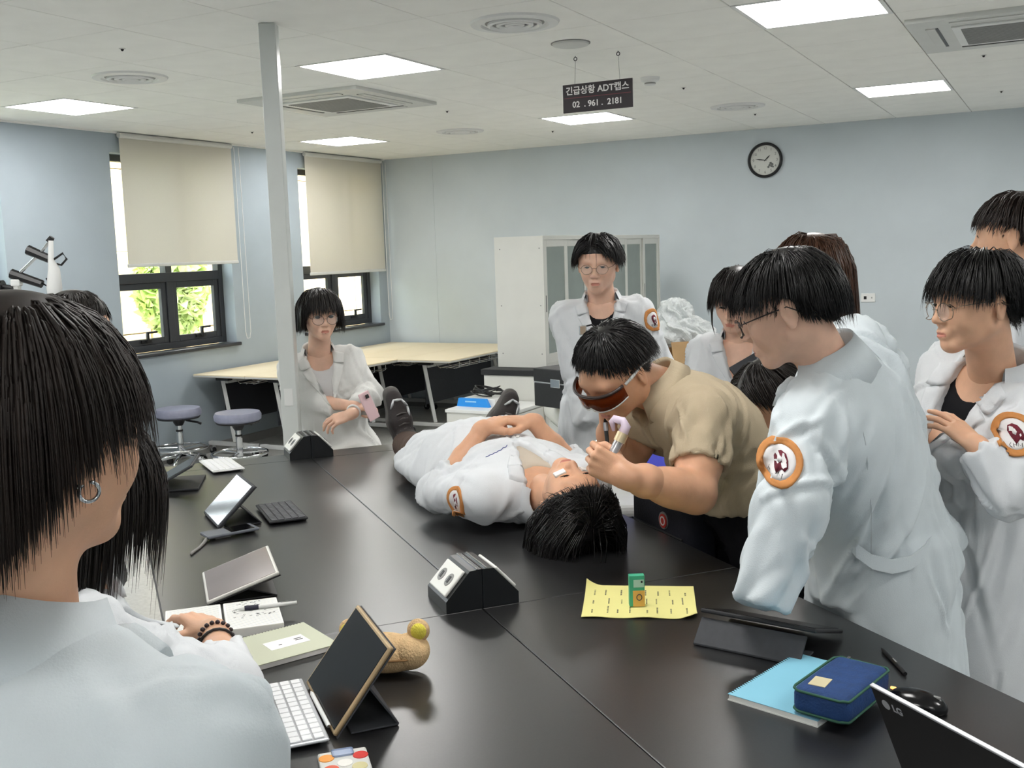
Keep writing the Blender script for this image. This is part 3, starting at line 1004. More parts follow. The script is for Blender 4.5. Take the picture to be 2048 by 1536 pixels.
def stool(loc, label, rz):
    t = thing('round_stool', label, 'stool', loc, rz)
    MB().lathe([(0, 0.43), (0.165, 0.43), (0.182, 0.445), (0.185, 0.48), (0.172, 0.503), (0.10, 0.508), (0, 0.508)], n=40).build('seat', M_vinyl, t, auto=35)
    MB().lathe([(0, 0.405), (0.06, 0.405), (0.165, 0.418), (0.172, 0.43), (0, 0.431)], n=36).build('seat_pan', M_black, t, auto=35)
    MB().lathe([(0, 0.36), (0.03, 0.36), (0.045, 0.385), (0.05, 0.405), (0, 0.406)], n=24).build('mount', M_black, t, auto=35)
    MB().tube([(-0.06, 0, 0.40), (-0.16, 0.02, 0.385), (-0.19, 0.02, 0.372)], [0.008, 0.009, 0.011], 8).build('lever', M_black, t, smooth=True)
    MB().lathe([(0, 0.10), (0.026, 0.10), (0.026, 0.30), (0.02, 0.30), (0.02, 0.36), (0, 0.36)], n=20).build('column', M_chrome, t, auto=35)
    MB().lathe([(0, 0.31), (0.0275, 0.31), (0.0275, 0.325), (0, 0.325)], n=20).build('collar', M_black, t)
    ring = [(0.215 * math.cos(a), 0.215 * math.sin(a), 0.175) for a in np.linspace(0, 2 * math.pi, 41)[:-1]]
    MB().tube(ring, 0.011, 10, closed=True).build('foot_ring', M_chrome, t, smooth=True)
    for k in range(3):
        a = k * 2 * math.pi / 3
        MB().tube([(0.02 * math.cos(a), 0.02 * math.sin(a), 0.175), (0.21 * math.cos(a), 0.21 * math.sin(a), 0.175)], 0.008, 8).build('ring_spoke', M_chrome, t)
    for k in range(5):
        a = k * 2 * math.pi / 5 + 0.4
        c, s = math.cos(a), math.sin(a)
        MB().tube([(0.02 * c, 0.02 * s, 0.115), (0.12 * c, 0.12 * s, 0.10), (0.25 * c, 0.25 * s, 0.065)], [0.02, 0.017, 0.013], 8).build('leg', M_chrome, t, smooth=True)
        cs = MB()
        cs.lathe([(0, -0.012), (0.026, -0.012), (0.028, 0.0), (0.026, 0.012), (0, 0.012)], c=(0.25 * c, 0.25 * s, 0.028), n=18, M=Matrix.Rotation(a + 0.7, 4, 'Z') @ Matrix.Rotation(math.pi / 2, 4, 'X'))
        cs.build('castor', M_black, t, auto=35)
    return t


stool((-2.66, 1.60, 0), 'grey round wheeled stool against the wall under the window', 3.6)
stool((-2.00, 1.57, 0), 'grey round wheeled stool in front of the folding table leg', 5.0)

# ------------------------------------------------------------------ folding tables along the corner
M_birch = mat('birch_top', (224, 210, 180), 0.45, var=0.03, vscale=6, stretch=(1, 12, 1))
M_legs = mat('grey_leg', (190, 191, 190), 0.4, var=0.02)
M_modest = mat('modesty_panel', (26, 28, 34), 0.6, var=0.1, bump=0.1, bscale=50)


def fold_table(cx, cy, L, label, lefty=1):
    t = thing('folding_table', label, 'table', (cx, cy, 0), group='folding tables in the corner')
    W = 0.575
    MB().span((-W / 2, -L / 2, 0.695), (W / 2, L / 2, 0.72), bev=0.003).build('tabletop', M_birch, t)
    MB().span((-W / 2 - 0.001, -L / 2 - 0.001, 0.698), (W / 2 + 0.001, L / 2 + 0.001, 0.709)).build('edge_band', M_legs, t)
    for s in (-1, 1):
        y = s * (L / 2 - 0.13)
        MB().tube([(-0.08, y, 0.67), (0.02, y, 0.12)], 0.022, 4).build('leg', M_legs, t)
        MB().box((-0.06, y, 0.675), (0.14, 0.06, 0.035), bev=0.004).build('hinge_bracket', M_black, t)
        MB().box((0.0, y, 0.10), (0.54, 0.045, 0.035), bev=0.005).build('foot_bar', M_legs, t)
        for q in (-1, 1):
            MB().lathe([(0, -0.011), (0.03, -0.011), (0.033, 0.0), (0.03, 0.011), (0, 0.011)], c=(q * 0.24, y, 0.034), n=18, M=MX).build('castor', M_black, t, auto=35)
            MB().span((q * 0.24 - 0.012, y - 0.02, 0.03), (q * 0.24 + 0.012, y + 0.02, 0.083)).build('castor_fork', M_chrome, t)
    MB().span((-0.075, -L / 2 + 0.14, 0.63), (-0.035, L / 2 - 0.14, 0.69), bev=0.004).build('beam', M_legs, t)
    MB().span((-0.10, -L / 2 + 0.16, 0.28), (-0.085, L / 2 - 0.16, 0.66), bev=0.003).build('modesty_panel', M_modest, t)
    b = MB()
    for k in range(7):
        y = -L / 2 + 0.22 + k * (L - 0.44) / 6
        b.tube([(0.25, y, 0.69), (0.25, y, 0.64), (0.22, y, 0.625), (0.03, y, 0.625), (0.0, y, 0.65)], 0.0035, 6)
    for x, z in ((0.25, 0.65), (0.2, 0.624), (0.12, 0.624), (0.05, 0.624)):
        b.tube([(x, -L / 2 + 0.2, z), (x, L / 2 - 0.2, z)], 0.0035, 6)
    b.build('wire_basket', M_chrome, t, smooth=True)
    return t


fold_table(-2.628, 2.81, 1.51, 'birch-topped folding table against the window wall behind the stools')
fold_table(-2.048, 2.81, 1.51, 'birch-topped folding table with wire basket beside the woman by the pole')
fold_table(-2.628, 4.33, 1.51, 'birch-topped folding table pushed into the room corner')
fold_table(-2.048, 4.33, 1.51, 'birch-topped folding table in the middle of the corner group')
fold_table(-1.468, 4.28, 1.60, 'birch-topped folding table at the open side next to the white cabinet')

# ------------------------------------------------------------------ cabinets
M_cab = mat('cabinet_white', (214, 214, 208), 0.4, var=0.015)
M_cabg = mat('cabinet_glass', (176, 186, 182), 0.12, var=0.03, trans=0.35, ior=1.1)
M_in = mat('cabinet_inside', (200, 206, 202), 0.6, var=0.02)


def glass_cabinet(y0, y1, label):
    t = thing('glass_cabinet', label, 'cabinet', (0.0, y0, 0.842), group='glass cabinets on the counter')
    L, H, D0, D1 = y1 - y0, 0.948, 0.035, 0.43
    MB().span((D0, 0, 0), (D1, 0.018, H), bev=0.001).build('side_panel', M_cab, t)
    MB().span((D0, L - 0.018, 0), (D1, L, H), bev=0.001).build('side_panel', M_cab, t)
    MB().span((D0, 0.018, H - 0.03), (D1, L - 0.018, H), bev=0.001).build('top_panel', M_cab, t)
    MB().span((D0, 0.018, 0), (D1, L - 0.018, 0.03), bev=0.001).build('bottom_panel', M_cab, t)
    MB().span((D0, 0.018, 0.03), (D0 + 0.012, L - 0.018, H - 0.03)).build('back_panel', M_in, t)
    for z in (0.36, 0.62):
        MB().span((D0 + 0.013, 0.02, z), (D1 - 0.05, L - 0.02, z + 0.016)).build('shelf', M_cab, t)
    for k in range(3):
        a = 0.02 + k * (L - 0.04) / 3
        b = a + (L - 0.04) / 3 + (0.012 if k < 2 else 0)
        x = D1 - 0.012 - (0.014 if k % 2 else 0.0)
        fr = MB()
        s = 0.05
        for (lo, hi) in [((a, 0.03), (a + s, H - 0.03)), ((b - s, 0.03), (b, H - 0.03)), ((a + s, 0.03), (b - s, 0.03 + s * 1.3)), ((a + s, H - 0.03 - s), (b - s, H - 0.03))]:
            fr.span((x - 0.006, lo[0], lo[1]), (x + 0.006, hi[0], hi[1]), bev=0.001, seg=1)
        dr = fr.build('sliding_door', M_cab, t)
        MB().span((x - 0.002, a + s, 0.03 + s * 1.3), (x + 0.002, b - s, H - 0.03 - s)).build('pane', M_cabg, dr)
        MB().span((x + 0.006, a + 0.018, 0.40), (x + 0.009, a + 0.030, 0.52), bev=0.001).build('pull', M_grey, dr)
    for z in (0.10, 0.45, 0.86):
        for x in (0.08, 0.40):
            MB().lathe([(0, 0), (0.005, 0), (0.005, 0.001), (0, 0.0015)], c=(x, 0, z), n=10, M=MX).build('screw_cap', M_grey, t)
    return t


glass_cabinet(2.14, 3.36, 'white glass-doored cabinet nearer the birch tables, standing on the dark counter')
glass_cabinet(3.365, 4.60, 'white glass-doored cabinet at the wall end of the dark counter')
t = thing('counter_slab', 'dark charcoal countertop running under the glass cabinets', 'countertop', (0.23, 3.3, 0.80))
MB().span((-0.25, -1.33, 0.0), (0.30, 1.35, 0.042), bev=0.004).build('slab', M_dark, t)
for k, (y0, y1) in enumerate([(1.98, 3.30), (3.305, 4.64)]):
    t = thing('base_cabinet', ['white base cabinet with an end panel facing the drawer unit', 'white base cabinet beneath the wall end of the counter'][k], 'cabinet', (0, y0, 0), group='base cabinets under the counter')
    L = y1 - y0
    MB().span((0.0, 0, 0.06), (0.47, L, 0.80), bev=0.002).build('body', M_cab, t)
    MB().span((0.02, 0.02, 0.0), (0.44, L - 0.02, 0.06)).build('plinth', M_grey, t)
    for q in range(2):
        a = 0.01 + q * (L - 0.02) / 2
        dd = MB().span((0.47, a + 0.003, 0.08), (0.488, a + (L - 0.02) / 2 - 0.003, 0.79), bev=0.002).build('door', M_cab, t)
        MB().span((0.488, a + (L - 0.02) / 2 * (1 - q) - 0.03 + 0.06 * q, 0.60), (0.50, a + (L - 0.02) / 2 * (1 - q) - 0.018 + 0.06 * q, 0.72), bev=0.002).build('handle', M_chrome, dd)

t = thing('drawer_unit', 'low white drawer unit carrying the blue-fronted box and black cables', 'drawer unit', (-0.02, 1.47, 0))
MB().span((0.0, 0.0, 0.05), (0.50, 0.48, 0.60), bev=0.003).build('body', M_cab, t)
MB().span((-0.008, -0.008, 0.60), (0.515, 0.49, 0.622), bev=0.003).build('top', M_white, t)
for k in range(3):
    d_ = MB().span((0.50, 0.012, 0.07 + k * 0.177), (0.516, 0.468, 0.07 + k * 0.177 + 0.168), bev=0.003).build('drawer', M_cab, t)
    MB().span((0.516, 0.17, 0.07 + k * 0.177 + 0.12), (0.53, 0.31, 0.07 + k * 0.177 + 0.135), bev=0.003).build('handle', M_chrome, d_)
for x in (0.05, 0.45):
    for y in (0.05, 0.43):
        MB().lathe([(0, 0), (0.022, 0), (0.022, 0.05), (0, 0.05)], c=(x, y, 0), n=12).build('foot', M_black, t)
M_blue = mat('bright_blue', (44, 146, 232), 0.4, var=0.02)
t = thing('device_box', 'white box with a bright blue front lying on the drawer unit', 'box', (0.12, 1.74, 0.622), -0.05)
MB().span((-0.11, -0.10, 0), (0.16, 0.12, 0.055), bev=0.003).build('carton', M_white, t)
MB().prism([(-0.135, 0.0), (0.13, 0.0), (0.10, 0.058), (-0.12, 0.058)], -0.13, -0.1005, M=Matrix(((1, 0, 0, 0), (0, 0, 1, 0), (0, 1, 0, 0), (0, 0, 0, 1)))).build('blue_front', M_blue, t)
MB().box((-0.02, -0.1305, 0.036), (0.09, 0.001, 0.010)).build('pale_print', mat('pale_blue', (150, 206, 246), 0.5, var=0.02), t)
t = thing('cable_bundle', 'tangle of black cables heaped on the white and blue box', 'cable', (0.13, 1.76, 0.678))
rnd = random.Random(2)
for k in range(7):
    pts = []
    r0 = rnd.uniform(0.05, 0.11)
    ph = rnd.uniform(0, 6)
    for a in np.linspace(0, 2 * math.pi * 0.92, 22):
        pts.append((0.02 + r0 * 1.25 * math.cos(a + ph), 0.045 * math.sin(a + ph) * 1.3, 0.020 + 0.007 * k + 0.012 * math.sin(2 * a + k)))
    MB().tube(pts, 0.0045, 7).build('cable', M_black, t, smooth=True)

# ------------------------------------------------------------------ treatment bed, black case, laser console
M_leather = mat('white_leather', (214, 214, 208), 0.45, var=0.02, bump=0.06, bscale=120)
bz = math.atan2(-0.81, 0.58)
t = thing('treatment_bed', 'white padded treatment bed with rounded edges behind the patient', 'bed', (0.80, 1.30, 0), bz)
MB().box((0.88, 0.28, 0.70), (1.76, 0.56, 0.16), bev=0.06, seg=5).build('mattress', M_leather, t, smooth=True)
MB().box((0.88, 0.28, 0.58), (1.66, 0.50, 0.08), bev=0.02).build('bed_frame', M_offw, t)
MB().box((0.88, 0.28, 0.30), (0.9, 0.38, 0.50), bev=0.03).build('pedestal', M_offw, t)
MB().box((0.88, 0.28, 0.03), (1.2, 0.48, 0.06), bev=0.02).build('base', M_grey, t)
t = thing('storage_case', 'black lidded case with a silver band standing on the white bed', 'case', (1.21, 0.90, 0.78), math.radians(-22))
MB().span((-0.19, -0.15, 0.0), (0.19, 0.15, 0.14), bev=0.006).build('body', M_dark, t)
MB().span((-0.192, -0.152, 0.146), (0.192, 0.152, 0.225), bev=0.006).build('lid', M_dark, t)
MB().span((-0.1905, -0.1505, 0.1395), (0.1905, 0.1505, 0.1465)).build('silver_band', M_alu, t)
MB().span((-0.04, -0.158, 0.12), (0.04, -0.151, 0.17), bev=0.003).build('latch', M_chrome, t)

t = thing('laser_console', 'white medical console with a slanted blue touch screen and chrome rim', 'device', VP(0.50, 3.72), VROT)
MB().box((0, 0, 0.40), (0.40, 0.36, 0.74), bev=0.03, seg=3).build('cabinet', M_offw, t)
MB().box((0, 0, 0.02), (0.46, 0.42, 0.04), bev=0.015).build('base', M_grey, t)
MB().box((0.02, -0.02, 0.80), (0.44, 0.40, 0.05), bev=0.02, seg=3).build('tray', M_white, t)
RS = Matrix.Rotation(math.radians(58), 4, 'X')
MB().box((0.0, 0.02, 0.93), (0.26, 0.20, 0.03), M=RS, bev=0.01).build('screen_housing', M_offw, t)
MB().box(Vector((0.0, 0.02, 0.93)) + RS @ Vector((0, 0, 0.016)), (0.235, 0.175, 0.002), M=RS).build('screen', mat('blue_screen', (60, 62, 150), 0.2, emit=(74, 80, 190), estr=0.45), t)
MB().box(Vector((-0.01, 0.02, 0.93)) + RS @ Vector((0.0, -0.05, 0.0175)), (0.03, 0.012, 0.001), M=RS).build('screen_icon', M_white, t)
rr = [(-0.175 + 0.045 * math.cos(a), -0.03, 0.955 + 0.07 * math.sin(a)) for a in np.linspace(0, 2 * math.pi, 25)[:-1]]
MB().tube(rr, 0.013, 10, closed=True).build('chrome_rim', M_chrome, t, smooth=True)
MB().lathe([(0, -0.010), (0.045, -0.010), (0.045, 0.010), (0, 0.010)], c=(-0.175, -0.03, 0.955), n=28, M=Matrix.Scale(1.55, 4, Vector((0, 0, 1))) @ MX).build('dark_pad', mat('navy_pad', (22, 28, 52), 0.25, var=0.05), t, auto=35)
MB().tube([(-0.175, -0.02, 0.89), (-0.165, -0.02, 0.82)], 0.010, 8).build('rim_bracket', M_chrome, t)

# dark bag on a low stand against the table edge
M_bag = mat('bag_navy', (20, 22, 34), 0.7, var=0.1, vscale=30, bump=0.2, bscale=200)
t = thing('bag_stand', 'low black stand holding the navy bag beside the table', 'stand', T(0.475, -3.16, 0), TROT)
MB().span((-0.06, -0.16, 0.46), (0.06, 0.16, 0.49), bev=0.004).build('shelf', M_black, t)
for sx in (-0.045, 0.045):
    for sy in (-0.14, 0.14):
        MB().span((sx - 0.012, sy - 0.012, 0), (sx + 0.012, sy + 0.012, 0.46), bev=0.002).build('leg', M_black, t)
t = thing('shoulder_bag', 'dark navy bag with a round red emblem between the table and the man in khaki', 'bag', T(0.475, -3.16, 0.49), TROT)
MB().box((0, 0, 0.235), (0.115, 0.33, 0.47), bev=0.03, seg=4).build('body', M_bag, t, smooth=True)
MB().tube([(0, -0.1, 0.46), (0, -0.06, 0.52), (0, 0.06, 0.52), (0, 0.1, 0.46)], 0.010, 8).build('handle', M_bag, t, smooth=True)
MB().tube([(-0.058, -0.15, 0.36), (-0.0585, 0.15, 0.36)], 0.003, 6).build('zip', M_black, t)
EM = Matrix.Rotation(-math.pi / 2, 4, 'Y')
M_red = mat('emblem_red', (186, 50, 40), 0.5, var=0.05)
MB().lathe([(0, 0), (0.026, 0), (0.026, 0.003), (0, 0.004)], c=(-0.0575, -0.045, 0.395), n=24, M=EM).build('emblem', M_grey, t)
MB().lathe([(0, 0.004), (0.021, 0.004), (0.021, 0.006), (0, 0.0065)], c=(-0.0575, -0.048, 0.395), n=24, M=EM).build('emblem_disc', M_red, t)
MB().lathe([(0.010, 0.0063), (0.014, 0.0063), (0.014, 0.0075), (0.010, 0.0075)], c=(-0.0575, -0.048, 0.395), n=24, M=EM).build('emblem_ring', M_white, t)

t = thing('lamp_stand', 'slim floor stand with a black tubular head behind the bending man', 'lamp', VP(0.49, 4.12), VROT)
MB().lathe([(0, 0), (0.16, 0), (0.15, 0.02), (0.03, 0.035), (0, 0.035)], n=30).build('base', M_white, t, auto=35)
MB().tube([(0, 0, 0.03), (0, 0, 1.30)], 0.012, 10).build('pole', M_white, t)
MB().tube([(-0.04, 0, 1.305), (0.066, 0, 1.322), (0.072, 0, 1.323)], [0.021, 0.021, 0.018], 18).build('tube_head', M_black, t, auto=40)
MB().tube([(-0.04, 0, 1.305), (-0.20, 0.02, 1.34), (-0.215, 0.02, 1.385), (-0.17, 0.02, 1.395), (-0.14, 0.02, 1.37)], 0.004, 6).build('wire_arm', M_black, t, smooth=True)
MB().box((-0.205, 0.02, 1.375), (0.03, 0.02, 0.04), bev=0.004).build('clamp', M_chrome, t)

# cardboard carton and bubble wrap
M_card = mat('cardboard', (176, 144, 104), 0.85, var=0.06, vscale=12)
t = thing('cardboard_box', 'open brown cardboard box with raised flaps below the bubble wrap', 'box', VP(1.06, 6.40), VROT + 0.3)
MB().span((-0.16, -0.14, 0.0), (0.16, 0.14, 1.0), bev=0.002).build('carton', M_card, t)
for (c, sz, rx, ry) in [((0, -0.155, 1.06), (0.32, 0.004, 0.13), -0.25, 0), ((0, 0.155, 1.06), (0.32, 0.004, 0.13), 0.3, 0), ((0.175, 0, 1.07), (0.004, 0.28, 0.15), 0, 0.22), ((-0.175, 0, 1.06), (0.004, 0.28, 0.13), 0, -0.3)]:
    MB().box(c, sz, M=Matrix.Rotation(rx, 4, 'X') @ Matrix.Rotation(ry, 4, 'Y')).build('flap', M_card, t)
MB().box((0.06, -0.1405, 0.9), (0.12, 0.001, 0.07)).build('printed_label', M_paper, t)
M_bub = mat('bubble_film', (244, 248, 248), 0.12, trans=0.1, ior=1.15, var=0.05, vscale=40, bump=0.8, bscale=90, alpha=0.72)
t = thing('bubble_wrap', 'crumpled translucent bubble wrap bundle heaped on the cardboard box', 'bubble wrap', VP(1.03, 6.36, 1.078), VROT)


def crumple(name, parent, m, c, r, amp, seed, sub=5):
    bmx = bmesh.new()
    bmesh.ops.create_icosphere(bmx, subdivisions=sub, radius=1.0)
    rg = np.random.default_rng(seed)
    W = rg.normal(size=(10, 3)) * 5
    ph = rg.random(10) * 6.28
    for v in bmx.verts:
        p = np.array(v.co)
        k = 1 + amp * np.mean(np.abs(np.sin(W @ p + ph))) + amp * 0.5 * math.sin(9 * p[0] + 7 * p[2] + 3 * math.sin(6 * p[1]))
        q = p * k * np.array(r) + np.array(c)
        q[2] = max(q[2], 0.002)
        v.co = q
    me = bpy.data.meshes.new(name)
    bmx.to_mesh(me)
    bmx.free()
    return link(name, me, m, parent)


crumple('film', t, M_bub, (0.0, 0.0, 0.10), (0.13, 0.10, 0.075), 0.35, 1)
crumple('film', t, M_bub, (-0.03, 0.02, 0.20), (0.075, 0.07, 0.07), 0.45, 2)
crumple('film', t, M_bub, (0.08, -0.02, 0.08), (0.09, 0.08, 0.065), 0.4, 3)

# scanner on an articulated arm behind the seated people
t = thing('scanner_stand', 'white handheld scanner hanging on a black articulated arm', 'scanner', VP(-2.02, 4.6), VROT)
MB().lathe([(0, 0), (0.22, 0), (0.21, 0.03), (0.04, 0.05), (0, 0.05)], n=30).build('base', M_grey, t, auto=35)
MB().tube([(-0.11, 0, 0.04), (-0.11, 0, 1.62)], 0.016, 10).build('post', M_offw, t)
MB().box((-0.11, 0, 1.625), (0.04, 0.04, 0.03), bev=0.006).build('post_cap', M_white, t)
MB().tube([(-0.115, 0, 1.60), (-0.17, 0, 1.61)], 0.012, 8).build('clamp_screw', M_black, t)
MB().lathe([(0, -0.008), (0.028, -0.008), (0.028, 0.008), (0, 0.008)], c=(-0.176, 0, 1.61), n=16, M=Matrix.Rotation(math.pi / 2, 4, 'Y')).build('clamp_knob', M_black, t)
MB().tube([(-0.13, 0, 1.665), (0.0, 0, 1.615)], [0.022, 0.018], 8).build('arm_lower', M_black, t)
MB().tube([(-0.10, 0, 1.66), (0.0, 0, 1.745)], 0.007, 8).build('arm_link', M_chrome, t)
MB().tube([(-0.05, 0, 1.765), (0.045, 0, 1.72)], [0.022, 0.018], 8).build('arm_upper', M_black, t)
MB().tube([(0.0, 0, 1.745), (0.05, 0, 1.80)], 0.007, 8).build('arm_link', M_chrome, t)
MB().tube([(0.045, 0, 1.795), (0.06, 0, 1.815)], [0.016, 0.012], 8).build('arm_tip', M_black, t)
MB().tube([(0.062, -0.02, 1.80), (0.055, -0.02, 1.72), (0.065, -0.02, 1.68), (0.06, -0.02, 1.60), (0.055, -0.02, 1.53)], [0.010, 0.012, 0.024, 0.032, 0.026], 12).build('scanner_grip', M_white, t, smooth=True)
MB().tube([(0.055, -0.02, 1.53), (0.052, -0.02, 1.43), (0.05, -0.01, 1.0)], [0.014, 0.008, 0.006], 8).build('cable', M_black, t, smooth=True)
MB().tube([(-0.13, 0.0, 1.61), (-0.15, -0.01, 1.56), (-0.14, -0.01, 1.45), (-0.13, 0, 1.1)], 0.005, 6).build('cable', M_black, t, smooth=True)
MB().tube([(0.0, 0, 1.62), (0.05, 0.0, 1.585), (0.02, 0, 1.64)], 0.004, 6).build('cable', M_black, t, smooth=True)
MB().tube([(0.06, 0, 1.72), (0.10, 0, 1.745), (0.115, 0, 1.72), (0.09, 0, 1.695), (0.07, 0, 1.70)], 0.005, 6).build('cable', M_black, t, smooth=True)

# ------------------------------------------------------------------ smooth solid modelling for people and clothes
def _n(v):
    v = np.asarray(v, float)
    return v / (np.linalg.norm(v) + 1e-12)


def smin(a, b, k):
    if k <= 0:
        return np.minimum(a, b)
    h = np.maximum(k - np.abs(a - b), 0) / k
    return np.minimum(a, b) - h * h * k * 0.25


def smax(a, b, k):
    return -smin(-a, -b, k)


def f_cap(a, b, r1, r2):
    a, b = np.asarray(a, float), np.asarray(b, float)
    ba = b - a
    L2 = float(ba @ ba) + 1e-12

    def f(X, Y, Z):
        x, y, z = X - a[0], Y - a[1], Z - a[2]
        t = np.clip((x * ba[0] + y * ba[1] + z * ba[2]) / L2, 0, 1)
        return np.sqrt((x - t * ba[0]) ** 2 + (y - t * ba[1]) ** 2 + (z - t * ba[2]) ** 2) - (r1 + (r2 - r1) * t)
    R = max(r1, r2)
    return f, np.minimum(a, b) - R, np.maximum(a, b) + R


def f_sleeve(a, b, r1, r2):
    """tapered sleeve cut square at b"""
    f0, lo, hi = f_cap(a, b, r1, r2)
    d = _n(np.asarray(b, float) - np.asarray(a, float))
    b = np.asarray(b, float)

    def f(X, Y, Z):
        return smax(f0(X, Y, Z), (X - b[0]) * d[0] + (Y - b[1]) * d[1] + (Z - b[2]) * d[2], 0.01)
    return f, lo, hi


def f_ell(c, r, M=None):
    """ellipsoid; rows of M are its axes"""
    c, r = np.asarray(c, float), np.asarray(r, float)
    M = np.eye(3) if M is None else np.asarray(M, float)

    def f(X, Y, Z):
        x, y, z = X - c[0], Y - c[1], Z - c[2]
        q = [(M[i, 0] * x + M[i, 1] * y + M[i, 2] * z) for i in range(3)]
        k0 = np.sqrt(sum((q[i] / r[i]) ** 2 for i in range(3)))
        k1 = np.sqrt(sum((q[i] / r[i] ** 2) ** 2 for i in range(3))) + 1e-9
        return k0 * (k0 - 1) / k1
    R = np.sqrt(((M * r[:, None]) ** 2).sum(0))
    return f, c - R, c + R


def f_box(c, h, M=None, rd=0.0):
    c, h = np.asarray(c, float), np.asarray(h, float)
    M = np.eye(3) if M is None else np.asarray(M, float)

    def f(X, Y, Z):
        x, y, z = X - c[0], Y - c[1], Z - c[2]
        q = [np.abs(M[i, 0] * x + M[i, 1] * y + M[i, 2] * z) - (h[i] - rd) for i in range(3)]
        o = np.sqrt(sum(np.maximum(v, 0) ** 2 for v in q))
        return o + np.minimum(np.maximum(np.maximum(q[0], q[1]), q[2]), 0) - rd
    R = (np.abs(M) * h[:, None]).sum(0)
    return f, c - R, c + R


def f_loft(o, w, u, rows, p=2.2, rnd=0.02):
    """rows (s, cu, cv, a, b): stations along the unit axis w, half-widths a along u and b along w x u"""
    o, w, u = np.asarray(o, float), _n(w), np.asarray(u, float)
    u = _n(u - w * (u @ w))
    v = np.cross(w, u)
    R = np.array(rows, float)
    ss = np.linspace(R[0, 0], R[-1, 0], 80)
    tab = []
    for k in range(1, 5):
        y = np.interp(ss, R[:, 0], R[:, k])
        kk = np.ones(9) / 9
        yp = np.pad(y, 4, mode='edge')
        tab.append(np.convolve(yp, kk, 'valid'))

    def f(X, Y, Z):
        x, y, z = X - o[0], Y - o[1], Z - o[2]
        s = x * w[0] + y * w[1] + z * w[2]
        qu = x * u[0] + y * u[1] + z * u[2]
        qv = x * v[0] + y * v[1] + z * v[2]
        cu, cv, a, b = [np.interp(s, ss, t) for t in tab]
        e = ((np.abs(qu - cu) / a) ** p + (np.abs(qv - cv) / b) ** p) ** (1.0 / p)
        d = (e - 1) * np.minimum(a, b)
        return smax(smax(d, R[0, 0] - s, rnd), s - R[-1, 0], rnd)
    pts = []
    for (s, cu, cv, a, b) in rows:
        for i in (-1, 1):
            for j in (-1, 1):
                pts.append(o + w * s + u * (cu + i * a) + v * (cv + j * b))
    pts = np.array(pts)
    return f, pts.min(0), pts.max(0)


class Field:
    def __init__(s, h):
        s.h = h
        s.ops = []

    def add(s, prim, k=0.02, op='u'):
        s.ops.append((prim, k, op))
        return s

    def cap(s, a, b, r1, r2=None, k=0.02, op='u'):
        return s.add(f_cap(a, b, r1, r1 if r2 is None else r2), k, op)

    def ell(s, c, r, M=None, k=0.02, op='u'):
        return s.add(f_ell(c, r, M), k, op)

    def box(s, c, h, M=None, rd=0.0, k=0.01, op='u'):
        return s.add(f_box(c, h, M, rd), k, op)

    def loft(s, o, w, u, rows, p=2.2, k=0.03, op='u', rnd=0.02):
        return s.add(f_loft(o, w, u, rows, p, rnd), k, op)

    def mesh(s):
        lo = np.min([q[0][1] for q in s.ops if q[2] == 'u'], 0) - 3 * s.h - 0.01
        hi = np.max([q[0][2] for q in s.ops if q[2] == 'u'], 0) + 3 * s.h + 0.01
        ax = [np.arange(lo[i], hi[i] + s.h, s.h, dtype=np.float32) for i in range(3)]
        D = np.full([len(a) for a in ax], 0.5, np.float32)
        for (fn, a, b), k, op in s.ops:
            pad = k + 2.5 * s.h + 0.005
            sl = []
            for i in range(3):
                i0 = max(int(np.searchsorted(ax[i], a[i] - pad)) - 1, 0)
                i1 = min(int(np.searchsorted(ax[i], b[i] + pad)) + 1, len(ax[i]))
                sl.append(slice(i0, max(i1, i0)))
            if any(q.stop <= q.start for q in sl):
                continue
            X, Y, Z = ax[0][sl[0]][:, None, None], ax[1][sl[1]][None, :, None], ax[2][sl[2]][None, None, :]
            d = fn(X, Y, Z).astype(np.float32)
            sl = tuple(sl)
            if op == 'u':
                D[sl] = smin(D[sl], d, k)
            else:
                D[sl] = smax(D[sl], -d, k)
        V, Q = surface_nets(D)
        return V * s.h + lo, Q


